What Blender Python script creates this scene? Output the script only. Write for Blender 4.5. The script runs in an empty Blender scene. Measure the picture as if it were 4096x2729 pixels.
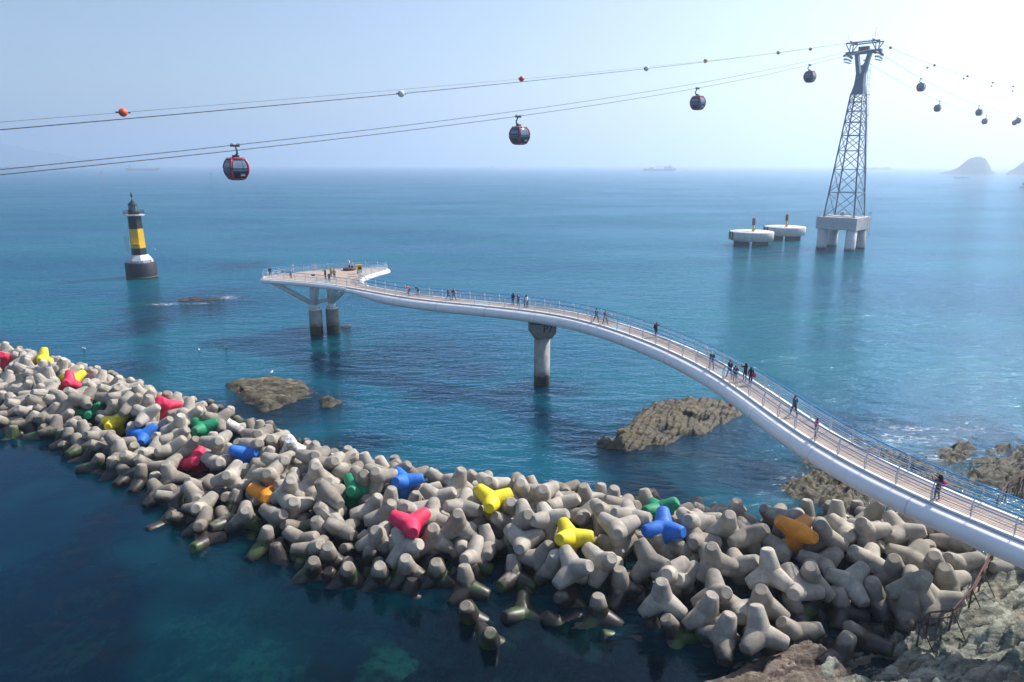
# Coastal walkway, tetrapod breakwater, cable cars - built from mesh code only.
import bpy, bmesh, math, random
import numpy as np
from mathutils import Vector, Matrix, Quaternion
random.seed(3)
sc = bpy.context.scene
COL = sc.collection
R = math.radians
# ------------------------------------------------------------------ camera
CAM_H, PITCH, FPX = 27.0, R(14.5), 683.0
cam_d = bpy.data.cameras.new("camera"); cam_d.sensor_width = 36.0; cam_d.lens = FPX / 1024 * 36.0
cam_d.clip_start = 0.5; cam_d.clip_end = 60000
cam = bpy.data.objects.new("camera", cam_d); COL.objects.link(cam)
cam.location = (0, 0, CAM_H); cam.rotation_euler = (math.pi / 2 - PITCH, 0, 0)
sc.camera = cam
# ------------------------------------------------------------------ sky and sun
SUN_AZ, SUN_EL = R(60), R(45)            # azimuth clockwise from +Y
world = bpy.data.worlds.new("World"); sc.world = world; world.use_nodes = True
wt = world.node_tree; wt.nodes.clear()
sky = wt.nodes.new("ShaderNodeTexSky"); sky.sky_type = 'NISHITA'; sky.sun_disc = False
sky.sun_elevation = SUN_EL; sky.sun_rotation = SUN_AZ
sky.altitude = 0; sky.air_density = 1.0; sky.dust_density = 2.0; sky.ozone_density = 2.6
bg = wt.nodes.new("ShaderNodeBackground"); bg.inputs['Strength'].default_value = 0.1088
wo = wt.nodes.new("ShaderNodeOutputWorld")
wt.links.new(sky.outputs[0], bg.inputs[0]); wt.links.new(bg.outputs[0], wo.inputs[0])
sun_d = bpy.data.lights.new("sun", 'SUN'); sun_d.energy = 4.6; sun_d.angle = R(0.53); sun_d.color = (1.0, 0.955, 0.89)
sun = bpy.data.objects.new("sun", sun_d); COL.objects.link(sun)
SUN_DIR = Vector((math.sin(SUN_AZ) * math.cos(SUN_EL), math.cos(SUN_AZ) * math.cos(SUN_EL), math.sin(SUN_EL)))
sun.rotation_euler = SUN_DIR.to_track_quat('Z', 'Y').to_euler(); sun.location = (60, 40, 120)
sc.view_settings.view_transform = 'Standard'; sc.view_settings.look = 'None'
sc.view_settings.exposure = 0.57; sc.view_settings.gamma = 1.0; sc.view_settings.use_curve_mapping = False
sc.render.engine = 'CYCLES'
cy = sc.cycles
cy.use_denoising = True
cy.max_bounces = 8; cy.diffuse_bounces = 3; cy.glossy_bounces = 3; cy.transmission_bounces = 4
cy.transparent_max_bounces = 8; cy.volume_bounces = 1; cy.use_adaptive_sampling = True; cy.adaptive_threshold = 0.02; cy.sample_clamp_indirect = 6.0
cy.caustics_reflective = False; cy.caustics_refractive = False
# ------------------------------------------------------------------ helpers
_c, _s = math.cos(PITCH), math.sin(PITCH)
def g(bx, by, z=0.0):
    """a point of the place: where the sight line through a spot of the photograph (2353 wide) meets height z"""
    x, y = bx * 1024 / 2353.0 - 512, by * 1024 / 2353.0 - 341
    d = Vector((x, FPX * _c - y * _s, -FPX * _s - y * _c))
    return Vector((0, 0, CAM_H)) + d * ((z - CAM_H) / d.z)
def zg(pts, ox, oy, s, z=0.0):
    return [g((ox + x / s) / 4096 * 2353, (oy + y / s) / 4096 * 2353, z) for x, y in pts]
class MB:
    def __init__(self): self.v = []; self.f = []; self.m = []
    def add(self, vs, fs, mi=0):
        o = len(self.v); self.v += [tuple(p) for p in vs]
        self.f += [tuple(o + i for i in f) for f in fs]; self.m += [mi] * len(fs); return self
    def box(self, c, size, rot=None, mi=0):
        x, y, z = [s / 2 for s in size]; c = Vector(c)
        vs = [Vector((i * x, j * y, k * z)) for k in (-1, 1) for j in (-1, 1) for i in (-1, 1)]
        if rot is not None: vs = [rot @ v for v in vs]
        return self.add([v + c for v in vs], [(0, 2, 3, 1), (4, 5, 7, 6), (0, 1, 5, 4), (2, 6, 7, 3), (0, 4, 6, 2), (1, 3, 7, 5)], mi)
    def tube(self, pts, r, n=8, cap=True, mi=0, closed=False, up=(0, 0, 1), asp=1.0):
        pts = [Vector(p) for p in pts]; k = len(pts); up = Vector(up)
        rs = r if isinstance(r, (list, tuple)) else [r] * k
        vs = []
        for i, p in enumerate(pts):
            a = pts[(i - 1) % k] if (i > 0 or closed) else p
            b = pts[(i + 1) % k] if (i < k - 1 or closed) else p
            t = (b - a).normalized()
            e1 = t.cross(up)
            if e1.length < 1e-4: e1 = t.cross(Vector((1, 0, 0)))
            e1.normalize(); e2 = e1.cross(t)
            for j in range(n):
                an = 2 * math.pi * j / n
                vs.append(p + e1 * math.cos(an) * rs[i] * asp + e2 * math.sin(an) * rs[i])
        fs = []
        for i in range(k if closed else k - 1):
            for j in range(n):
                a, b = i * n + j, i * n + (j + 1) % n
                c_, d_ = ((i + 1) % k) * n + (j + 1) % n, ((i + 1) % k) * n + j
                fs.append((a, b, c_, d_))
        if cap and not closed:
            fs.append(tuple(range(n))[::-1]); fs.append(tuple((k - 1) * n + j for j in range(n)))
        return self.add(vs, fs, mi)
    def lathe(self, prof, n=24, c=(0, 0, 0), mi=0, a0=0.0, cap=True):
        c = Vector(c); vs = []; fs = []
        for r, z in prof:
            for j in range(n):
                an = a0 + 2 * math.pi * j / n; vs.append(c + Vector((r * math.cos(an), r * math.sin(an), z)))
        for i in range(len(prof) - 1):
            for j in range(n):
                fs.append((i * n + j, i * n + (j + 1) % n, (i + 1) * n + (j + 1) % n, (i + 1) * n + j))
        if cap:
            fs.append(tuple(range(n))[::-1]); fs.append(tuple((len(prof) - 1) * n + j for j in range(n)))
        return self.add(vs, fs, mi)
    def prism(self, poly, z0, z1, mi=0):
        n = len(poly); vs = [(p[0], p[1], z0) for p in poly] + [(p[0], p[1], z1) for p in poly]
        fs = [tuple(range(n))[::-1], tuple(range(n, 2 * n))] + [(i, (i + 1) % n, n + (i + 1) % n, n + i) for i in range(n)]
        return self.add(vs, fs, mi)
    def mesh(self, name, mats, smooth=False):
        me = bpy.data.meshes.new(name); me.from_pydata(self.v, [], self.f)
        for m in (mats if isinstance(mats, (list, tuple)) else [mats]): me.materials.append(m)
        me.polygons.foreach_set('material_index', self.m)
        if smooth: me.polygons.foreach_set('use_smooth', [True] * len(self.f))
        me.update(); return me
    def build(self, name, mats, parent=None, smooth=False, loc=None):
        return link(name, self.mesh(name, mats, smooth), parent, loc)
def link(name, me, parent=None, loc=None):
    o = bpy.data.objects.new(name, me); COL.objects.link(o)
    if parent is not None: o.parent = parent
    if loc is not None: o.location = loc
    return o
def tag(o, label=None, cat=None, group=None, kind=None):
    if label: o['label'] = label
    if cat: o['category'] = cat
    if group: o['group'] = group
    if kind: o['kind'] = kind
    return o
def empty(name, loc=(0, 0, 0), rz=0.0):
    o = bpy.data.objects.new(name, None); COL.objects.link(o); o.location = loc; o.rotation_euler = (0, 0, rz)
    o.empty_display_size = 0.3; return o
def copy_tree(o, parent=None):
    c = o.copy(); COL.objects.link(c); c.parent = parent
    for ch in o.children: copy_tree(ch, c)
    return c
def autosmooth(me, ang=35):
    bm = bmesh.new(); bm.from_mesh(me)
    for f in bm.faces: f.smooth = True
    for e in bm.edges:
        if len(e.link_faces) == 2 and e.calc_face_angle(0) > R(ang): e.smooth = False
    bm.to_mesh(me); bm.free(); return me
# ---- numpy noise
def _hash(ix, iy, seed):
    h = (ix.astype(np.int64) * 374761393 + iy.astype(np.int64) * 668265263 + seed * 982451653) & 0x7fffffff
    h = (h ^ (h >> 13)) * 1274126177 & 0x7fffffff
    h = (h ^ (h >> 16)) * 1103515245 & 0x7fffffff
    return ((h >> 8) & 0xffff) / 65535.0
def vnoise(x, y, seed=0):
    ix, iy = np.floor(x), np.floor(y); fx, fy = x - ix, y - iy
    fx = fx * fx * (3 - 2 * fx); fy = fy * fy * (3 - 2 * fy)
    a, b = _hash(ix, iy, seed), _hash(ix + 1, iy, seed); c, d = _hash(ix, iy + 1, seed), _hash(ix + 1, iy + 1, seed)
    return (a + (b - a) * fx) * (1 - fy) + (c + (d - c) * fx) * fy
def fbm(x, y, seed=0, o=4):
    s = 0; a = 0.5
    for i in range(o): s = s + a * vnoise(x, y, seed + i * 7); x = x * 2.03 + 1.7; y = y * 2.03 + 9.1; a *= 0.5
    return s
def voro(x, y, seed=0):
    ix, iy = np.floor(x), np.floor(y)
    f1 = np.full(x.shape, 9.0); f2 = np.full(x.shape, 9.0); r1 = np.zeros(x.shape); r2 = np.zeros(x.shape); r3 = np.zeros(x.shape)
    dx = np.zeros(x.shape); dy = np.zeros(x.shape)
    for i in (-1, 0, 1):
        for j in (-1, 0, 1):
            cx, cy_ = ix + i, iy + j
            px = cx + _hash(cx, cy_, seed); py = cy_ + _hash(cx, cy_, seed + 1)
            d = np.hypot(x - px, y - py); near = d < f1
            f2 = np.where(near, f1, np.minimum(f2, d)); f1 = np.where(near, d, f1)
            r1 = np.where(near, _hash(cx, cy_, seed + 2), r1); r2 = np.where(near, _hash(cx, cy_, seed + 3), r2); r3 = np.where(near, _hash(cx, cy_, seed + 4), r3)
            dx = np.where(near, x - px, dx); dy = np.where(near, y - py, dy)
    return f1, f2, r1, r2, r3, dx, dy
def sdist(x, y, poly):
    """signed distance to a polygon, positive inside"""
    P = np.array([(p[0], p[1]) for p in poly], float); n = len(P)
    d = np.full(x.shape, 1e9); ins = np.zeros(x.shape, bool)
    for i in range(n):
        a, b = P[i], P[(i + 1) % n]; ab = b - a
        t = np.clip(((x - a[0]) * ab[0] + (y - a[1]) * ab[1]) / (ab @ ab + 1e-9), 0, 1)
        d = np.minimum(d, np.hypot(x - a[0] - t * ab[0], y - a[1] - t * ab[1]))
        cr = ((a[1] > y) != (b[1] > y))
        with np.errstate(divide='ignore', invalid='ignore'):
            xi = (b[0] - a[0]) * (y - a[1]) / (b[1] - a[1] + 1e-12) + a[0]
        ins ^= cr & (x < xi)
    return np.where(ins, d, -d)
# ------------------------------------------------------------------ materials
class NT:
    def __init__(self, name):
        self.mat = bpy.data.materials.new(name); self.mat.use_nodes = True
        self.t = self.mat.node_tree; self.t.nodes.clear()
        self.out = self.t.nodes.new("ShaderNodeOutputMaterial")
    def n(self, typ, ins=None, **kw):
        nd = self.t.nodes.new(typ)
        for k, v in kw.items(): setattr(nd, k, v)
        for k, v in (ins or {}).items(): self.set(nd.inputs[k], v)
        return nd
    def set(self, sock, v):
        if isinstance(v, bpy.types.NodeSocket): self.t.links.new(v, sock)
        elif isinstance(v, (tuple, list)) and sock.type == 'RGBA' and len(v) == 3: sock.default_value = (*v, 1)
        else: sock.default_value = v
    def math(self, op, a, b=0.0, clamp=False):
        nd = self.n("ShaderNodeMath", {0: a, 1: b}, operation=op); nd.use_clamp = clamp; return nd.outputs[0]
    def mix(self, f, a, b, blend='MIX'):
        nd = self.n("ShaderNodeMix", data_type='RGBA', blend_type=blend)
        self.set(nd.inputs[0], f); self.set(nd.inputs[6], a); self.set(nd.inputs[7], b); return nd.outputs[2]
    def ramp(self, f, lo, hi):
        nd = self.n("ShaderNodeMapRange", {0: f, 1: lo, 2: hi, 3: 0.0, 4: 1.0}, interpolation_type='SMOOTHSTEP'); return nd.outputs[0]
    def noise(self, scale, detail=3.0, rough=0.55, vec=None, dist=0.0):
        nd = self.n("ShaderNodeTexNoise", {'Scale': scale, 'Detail': detail, 'Roughness': rough, 'Distortion': dist})
        if vec is not None: self.set(nd.inputs['Vector'], vec)
        return nd.outputs[0]
    def pos(self): return self.n("ShaderNodeNewGeometry").outputs['Position']
    def sep(self, v): return self.n("ShaderNodeSeparateXYZ", {0: v}).outputs
    def objco(self): return self.n("ShaderNodeTexCoord").outputs['Object']
    def attr(self, name): return self.n("ShaderNodeAttribute", attribute_name=name).outputs['Fac']
    def bump(self, h, strength, dist=0.05, normal=None):
        ins = {'Strength': strength, 'Distance': dist, 'Height': h}
        if normal is not None: ins['Normal'] = normal
        return self.n("ShaderNodeBump", ins).outputs[0]
    def pbr(self, col, rough=0.6, metal=0.0, normal=None, spec=None):
        ins = {'Base Color': col, 'Roughness': rough, 'Metallic': metal}
        if normal is not None: ins['Normal'] = normal
        if spec is not None: ins['Specular IOR Level'] = spec
        nd = self.n("ShaderNodeBsdfPrincipled", ins); self.t.links.new(nd.outputs[0], self.out.inputs['Surface']); return self.mat
def plain(name, col, rough=0.5, metal=0.0, var=0.12, scale=3.0, bump=0.0):
    t = NT(name); nz = t.noise(scale, 4, 0.6, t.objco())
    c = t.mix(t.ramp(nz, 0.3, 0.75), [x * (1 - var) for x in col], [min(1, x * (1 + var)) for x in col])
    nm = t.bump(t.noise(scale * 6, 3, 0.6, t.objco()), bump, 0.02) if bump else None
    return t.pbr(c, rough, metal, nm)
def concrete(name, base, paint=False, guano=0.0, tide=1.25, mott=1.0):
    """weathered cast concrete: mottling, per-block tint, tide-line stain, weed and barnacles below it"""
    t = NT(name); p = t.pos(); z = t.sep(p)[2]
    big = t.noise(0.9, 4, 0.6, p); fine = t.noise(7.0, 5, 0.65, p)
    rnd = t.n("ShaderNodeObjectInfo").outputs['Random']
    drip = t.ramp(t.noise(2.6, 4, 0.6, t.n("ShaderNodeMapping", {'Vector': p, 'Scale': (1.6, 1.6, 0.28)}).outputs[0]), 0.55, 0.72)
    c = t.mix(t.ramp(big, 0.34, 0.68), [x * (0.80 if paint else 1 - 0.34 * mott) for x in base], [min(1, x * 1.12) for x in base])
    c = t.mix(t.math('MULTIPLY', t.ramp(fine, 0.52, 0.72), 0.3 if paint else 0.45 * mott), c, [x * 0.55 for x in base])
    if not paint:
        k = t.math('ADD', t.math('MULTIPLY', rnd, 0.5), 0.72)
        kc = t.n("ShaderNodeCombineColor", {0: k, 1: t.math('MULTIPLY', k, t.math('ADD', 0.985, t.math('MULTIPLY', rnd, 0.02))), 2: t.math('MULTIPLY', k, t.math('ADD', 0.955, t.math('MULTIPLY', rnd, 0.05)))}).outputs[0]
        c = t.mix(1.0, c, kc, 'MULTIPLY')
    c = t.mix(t.math('MULTIPLY', drip, 0.22 if paint else 0.42 * mott), c, [x * 0.45 + 0.02 for x in base])
    if paint: c = t.mix(t.math('MULTIPLY', t.ramp(t.noise(3.4, 6, 0.75, p), 0.60, 0.68), 0.55), c, (0.42, 0.38, 0.33))
    if guano:
        c = t.mix(t.math('MULTIPLY', t.ramp(t.noise(2.2, 5, 0.7, p), 0.42, 0.55), guano), c, (0.78, 0.77, 0.76))
    wob = t.math('MULTIPLY', t.math('SUBTRACT', t.noise(1.3, 4, 0.6, p), 0.5), 1.1)
    zz = t.math('ADD', z, wob)
    st = t.math('SUBTRACT', 1.0, t.ramp(zz, tide, tide + 0.75))
    c = t.mix(t.math('MULTIPLY', st, 0.55), c, (0.125, 0.10, 0.075))
    wet = t.math('SUBTRACT', 1.0, t.ramp(zz, tide - 0.32, tide + 0.02))
    weed = t.ramp(t.noise(0.55, 2, 0.5, p), 0.52, 0.62)
    barn = t.ramp(t.noise(22.0, 2, 0.7, p), 0.62, 0.68)
    dark = t.mix(weed, (0.030, 0.024, 0.019), (0.045, 0.075, 0.018))
    dark = t.mix(t.math('MULTIPLY', barn, 0.5), dark, (0.22, 0.2, 0.17))
    c = t.mix(wet, c, dark)
    ro = t.math('SUBTRACT', 0.86 if not paint else 0.62, t.math('MULTIPLY', wet, 0.45))
    nm = t.bump(t.math('ADD', t.math('MULTIPLY', big, 0.5), fine), 0.35, 0.035)
    return t.pbr(c, ro, 0, nm)
def rock_mat(name, cols, wetz=0.35, strata=(0.5, 1.6, 3.0), rust=0.3):
    t = NT(name); p = t.pos(); z = t.sep(p)[2]
    mp = t.n("ShaderNodeMapping", {'Vector': p, 'Rotation': (0.3, 0.5, 0.6), 'Scale': strata}).outputs[0]
    a = t.noise(0.8, 6, 0.62, mp); b = t.noise(0.45, 4, 0.6, p); f = t.noise(5.0, 6, 0.7, p)
    c = t.mix(t.ramp(a, 0.36, 0.64), cols[0], cols[1])
    c = t.mix(t.ramp(b, 0.48, 0.66), c, cols[2])
    c = t.mix(t.math('MULTIPLY', t.ramp(t.noise(0.9, 3, 0.6, p), 0.6, 0.72), rust), c, (0.27, 0.13, 0.055))
    c = t.mix(t.math('MULTIPLY', t.ramp(f, 0.5, 0.7), 0.6), c, [x * 0.35 for x in cols[0]])
    cr = t.n("ShaderNodeTexVoronoi", {'Vector': mp, 'Scale': 0.9}, feature='DISTANCE_TO_EDGE').outputs[0]
    c = t.mix(t.math('MULTIPLY', t.math('SUBTRACT', 1.0, t.ramp(cr, 0.0, 0.03)), 0.3), c, (0.03, 0.026, 0.02))
    zz = t.math('ADD', z, t.math('MULTIPLY', t.math('SUBTRACT', t.noise(0.8, 4, 0.6, p), 0.5), 0.9))
    wet = t.math('SUBTRACT', 1.0, t.ramp(zz, wetz - 0.25, wetz + 0.2))
    wc = t.mix(t.ramp(t.noise(1.2, 3, 0.6, p), 0.45, 0.6), (0.028, 0.022, 0.015), (0.062, 0.056, 0.026))
    c = t.mix(t.math('MULTIPLY', wet, 0.85), c, wc)
    nm = t.bump(t.math('ADD', f, t.math('MULTIPLY', a, 0.8)), 0.9, 0.12)
    return t.pbr(c, t.math('SUBTRACT', 0.92, t.math('MULTIPLY', wet, 0.22)), 0, nm)
M = {}
M['grey'] = concrete('tetrapod_concrete', (0.385, 0.345, 0.288))
M['guano'] = concrete('bird_limed_concrete', (0.40, 0.37, 0.33), guano=0.85)
for k_, c_ in dict(p=(0.78, 0.028, 0.095), y=(0.80, 0.63, 0.016), n=(0.006, 0.24, 0.105), b=(0.014, 0.15, 0.57), o=(0.80, 0.28, 0.016)).items():
    M['paint_' + k_] = concrete('tetrapod_paint_' + k_, c_, paint=True, tide=0.3)
M['pier'] = concrete('pier_concrete', (0.33, 0.32, 0.30), tide=1.5, mott=0.7)
M['pierlight'] = concrete('light_pier_concrete', (0.60, 0.60, 0.61), tide=0.6, mott=0.2)
M['disc'] = concrete('mooring_concrete', (0.66, 0.65, 0.64), tide=1.0, mott=0.25)
M['white'] = plain('white_steel_paint', (0.88, 0.88, 0.88), 0.32, 0, 0.05, 0.7)
M['rail'] = plain('railing_steel', (0.62, 0.64, 0.68), 0.35, 0.35, 0.06)
M['blue'] = plain('blue_rail_paint', (0.02, 0.27, 0.62), 0.4, 0, 0.1)
M['kerb'] = plain('white_kerb_paint', (0.78, 0.77, 0.75), 0.5, 0, 0.08, 2.0)
M['glassfloor'] = plain('pale_glass_floor', (0.30, 0.42, 0.46), 0.12, 0, 0.1)
def plank_mat():
    t = NT('deck_timber'); p = t.pos(); o = t.objco()
    rnd = t.n("ShaderNodeObjectInfo").outputs['Random']
    gz = t.noise(1.4, 5, 0.65, t.n("ShaderNodeMapping", {'Vector': p, 'Scale': (1.0, 1.0, 4.0)}).outputs[0])
    c = t.mix(t.ramp(gz, 0.3, 0.7), (0.33, 0.235, 0.18), (0.48, 0.37, 0.295))
    c = t.mix(t.math('MULTIPLY', rnd, 0.5), c, (0.42, 0.345, 0.29))
    c = t.mix(t.math('MULTIPLY', t.ramp(t.noise(0.25, 3, 0.6, p), 0.5, 0.7), 0.35), c, (0.37, 0.34, 0.31))
    return t.pbr(c, 0.8, 0, t.bump(t.noise(14, 3, 0.6, p), 0.3, 0.01))
M['plank'] = plank_mat()
M['tower'] = plain('tower_steel_paint', (0.085, 0.145, 0.22), 0.45, 0.1, 0.12, 1.0)
M['towerdark'] = plain('tower_head_steel', (0.05, 0.07, 0.11), 0.5, 0.2, 0.15, 1.0)
M['galv'] = plain('galvanised_steel', (0.34, 0.36, 0.38), 0.45, 0.6, 0.15, 2.0)
M['rope'] = plain('steel_rope', (0.09, 0.095, 0.105), 0.6, 0.2, 0.1)
M['black'] = plain('black_marine_paint', (0.007, 0.009, 0.015), 0.6, 0, 0.2, 0.6)
M['yellow'] = plain('yellow_marine_paint', (0.72, 0.44, 0.012), 0.45, 0, 0.08, 0.7)
M['lhwhite'] = plain('weathered_white_paint', (0.55, 0.57, 0.60), 0.55, 0, 0.16, 0.7)
M['darksteel'] = plain('dark_steel', (0.03, 0.032, 0.038), 0.5, 0.4, 0.2)
M['red'] = plain('cabin_red_paint', (0.62, 0.016, 0.04), 0.25, 0, 0.05)
M['cabglass'] = plain('tinted_cabin_glass', (0.045, 0.08, 0.125), 0.06, 0, 0.2, 0.6)
M['cabpane'] = plain('cabin_window_pane', (0.17, 0.25, 0.35), 0.05, 0, 0.2, 0.6)
M['cabdark'] = plain('cabin_dark_panel', (0.012, 0.018, 0.024), 0.3, 0, 0.2)
M['cabroof'] = plain('cabin_roof_grey', (0.30, 0.31, 0.33), 0.4, 0.3, 0.1)
M['letter'] = plain('white_lettering', (0.7, 0.7, 0.7), 0.6, 0, 0.02)
M['markorange'] = plain('orange_marker_ball', (0.85, 0.10, 0.008), 0.5, 0, 0.06)
M['markwhite'] = plain('white_marker_ball', (0.72, 0.72, 0.72), 0.5, 0, 0.06)
M['rust'] = plain('rusted_steel', (0.115, 0.055, 0.045), 0.8, 0.2, 0.35, 6.0)
M['wire'] = plain('barbed_wire', (0.22, 0.22, 0.23), 0.5, 0.6, 0.2)
M['lens'] = plain('lantern_glass', (0.10, 0.22, 0.24), 0.08, 0, 0.2)
M['hullgrey'] = plain('ship_hull_paint', (0.035, 0.045, 0.065), 0.6, 0, 0.2, 0.05)
M['hullred'] = plain('ship_boot_paint', (0.10, 0.05, 0.05), 0.6, 0, 0.2, 0.05)
M['shipwhite'] = plain('ship_white_paint', (0.62, 0.62, 0.62), 0.5, 0, 0.08, 0.05)
M['signgreen'] = plain('green_beacon_paint', (0.01, 0.20, 0.16), 0.5, 0, 0.1)
M['signred'] = plain('red_beacon_paint', (0.55, 0.06, 0.07), 0.5, 0, 0.1)
M['wood_dark'] = plain('dark_bench_timber', (0.10, 0.055, 0.045), 0.7, 0, 0.2)
M['tan'] = rock_mat('islet_rock', ((0.07, 0.06, 0.04), (0.26, 0.215, 0.14), (0.13, 0.12, 0.065)), 0.6)
M['tanwarm'] = rock_mat('ochre_islet_rock', ((0.06, 0.048, 0.032), (0.25, 0.18, 0.10), (0.11, 0.098, 0.055)), 0.6, rust=0.6)
M['shore'] = rock_mat('shore_rock', ((0.11, 0.115, 0.09), (0.36, 0.37, 0.30), (0.27, 0.24, 0.18)), 0.25, (0.4, 1.2, 4.0), 0.35)
M['brownrock'] = rock_mat('brown_slab_rock', ((0.085, 0.062, 0.05), (0.29, 0.225, 0.17), (0.19, 0.15, 0.105)), 0.15, (0.4, 2.0, 3.0), 0.5)
M['reefrock'] = rock_mat('weedy_rock', ((0.03, 0.026, 0.02), (0.13, 0.11, 0.075), (0.065, 0.06, 0.032)), 1.0)
def island_mat():
    t = NT('island_scrub'); p = t.pos()
    c = t.mix(t.ramp(t.noise(0.05, 5, 0.65, p), 0.4, 0.6), (0.018, 0.028, 0.03), (0.05, 0.058, 0.055))
    return t.pbr(c, 0.95)
M['island'] = island_mat()

# ------------------------------------------------------------------ sea
NEAR_EDGE = [(-140, 140), (-53.6, 66.8), (-45.8, 64), (-39.3, 58.3), (-29.8, 51.6), (-22.8, 45.4), (-18.1, 43.5), (-11, 40.2), (-5.5, 38.6), (0, 38.2), (6, 36), (10.5, 33.3), (13.5, 31.5), (19, 33), (30, 36)]
FAR_EDGE = [(-150, 168), (-73.4, 96), (-55.5, 86), (-38.1, 74.5), (-27.7, 67.5), (-16.4, 59), (-6.6, 55), (3.6, 52), (11, 50), (18.4, 48.5), (27.6, 48.5), (36, 45)]
LAGOON = NEAR_EDGE + [(40, 30), (40, -60), (-260, -60), (-260, 140)]
def axis(lo, hi, step, far_lo, far_hi, gf=1.22):
    a = list(np.arange(lo, hi + 1e-6, step)); s = step; x = hi
    while x < far_hi: s *= gf; x += s; a.append(x)
    s = step; x = lo; b = []
    while x > far_lo: s *= gf; x -= s; b.append(x)
    return np.array(b[::-1] + a)
def grid_mesh(name, X, Y, Z, keep=None):
    ny, nx = X.shape
    v = np.stack([X.ravel(), Y.ravel(), Z.ravel()], 1)
    i = np.arange(ny * nx).reshape(ny, nx)
    q = np.stack([i[:-1, :-1].ravel(), i[:-1, 1:].ravel(), i[1:, 1:].ravel(), i[1:, :-1].ravel()], 1)
    if keep is not None:
        k = keep[:-1, :-1] & keep[:-1, 1:] & keep[1:, 1:] & keep[1:, :-1]
        q = q[k.ravel()]
        used = np.unique(q); mp = np.zeros(ny * nx, int); mp[used] = np.arange(len(used)); v = v[used]; q = mp[q]
    me = bpy.data.meshes.new(name); me.vertices.add(len(v)); me.vertices.foreach_set('co', v.ravel())
    me.loops.add(len(q) * 4); me.loops.foreach_set('vertex_index', q.ravel())
    me.polygons.add(len(q)); me.polygons.foreach_set('loop_start', np.arange(len(q)) * 4); me.polygons.foreach_set('loop_total', np.full(len(q), 4))
    me.update(calc_edges=True); me.validate(); return me
def ell(X, Y, bx, by, rx, ry, soft=0.5):
    """soft patch on the water around a spot of the photograph"""
    c = g(bx, by); a = g(bx + rx, by); wx = abs(a.x - c.x); b0 = g(bx, by - ry); wy = abs(b0.y - c.y)
    d = np.hypot((X - c.x) / wx, (Y - c.y) / wy) + (fbm(X * 0.35, Y * 0.35, 5) - 0.47) * 1.1
    return np.clip((1 + soft - d) / (2 * soft), 0, 1)
xs = axis(-95, 62, 0.75, -16000, 16000); ys = axis(14, 150, 0.75, -400, 16000)
X, Y = np.meshgrid(xs, ys)
lag = sdist(X, Y, LAGOON)
calm = np.clip((lag + 2) / 4, 0, 1)
reef = np.zeros(X.shape)
for a in [(1243, 893, 105, 22), (930, 812, 200, 40), (1090, 850, 80, 20), (440, 700, 130, 32), (330, 745, 60, 30), (745, 762, 85, 16), (1000, 905, 60, 20), (640, 930, 140, 40), (1560, 1000, 240, 60),
          (1700, 1090, 180, 45), (1450, 1130, 170, 25), (2000, 985, 170, 28), (2250, 1010, 150, 45), (1150, 1130, 200, 18), (800, 1020, 110, 25), (470, 930, 90, 22), (250, 850, 90, 22), (560, 610, 60, 10), (2200, 960, 90, 8)]:
    reef = np.maximum(reef, ell(X, Y, *a))
reef = np.where(lag < 0, np.maximum(reef, np.clip(1.0 - sdist(X, Y, FAR_EDGE + NEAR_EDGE[::-1]) * -0.28, 0, 1) * 0.75), reef)
lagreef = np.clip((fbm(X * 0.16, Y * 0.16, 21) - 0.44) * 6, 0, 1)
reef = np.where(lag > 0, lagreef, reef)
clear = np.clip((lag + 1.0) / 2.5, 0, 1) * np.clip(1.1 - np.hypot((X - 12) / 42, (Y - 30) / 24) * 0.75, 0.12, 0.8)
for a in [(1850, 1090, 120, 40), (2150, 1080, 120, 50), (620, 925, 95, 40), (1420, 1030, 110, 30)]:
    clear = np.maximum(clear, 0.65 * ell(X, Y, *a))
foam_sparkle = np.zeros(X.shape)
for a in [(380, 699, 60, 3.0), (520, 684, 26, 4.5), (455, 697, 50, 2), (715, 757, 26, 2.2), (800, 747, 14, 2), (2060, 1010, 90, 14), (2180, 1050, 70, 12), (2120, 985, 120, 6), (1205, 878, 10, 3), (1250, 905, 22, 2), (700, 893, 18, 4), (1690, 985, 12, 3), (2030, 1000, 40, 5), (320, 630, 12, 2)]:  # white surf patches; the wide ones by the shore also paint in sun sparkle
    foam_sparkle = np.maximum(foam_sparkle, ell(X, Y, *a, soft=0.7))
sea_me = grid_mesh('sea', X, Y, np.zeros(X.shape))
for nm, arr in dict(calm=calm, reef=reef, clear=clear, foam_sparkle=foam_sparkle).items():
    at = sea_me.attributes.new(nm, 'FLOAT', 'POINT'); at.data.foreach_set('value', arr.ravel().astype(np.float32))
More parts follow.
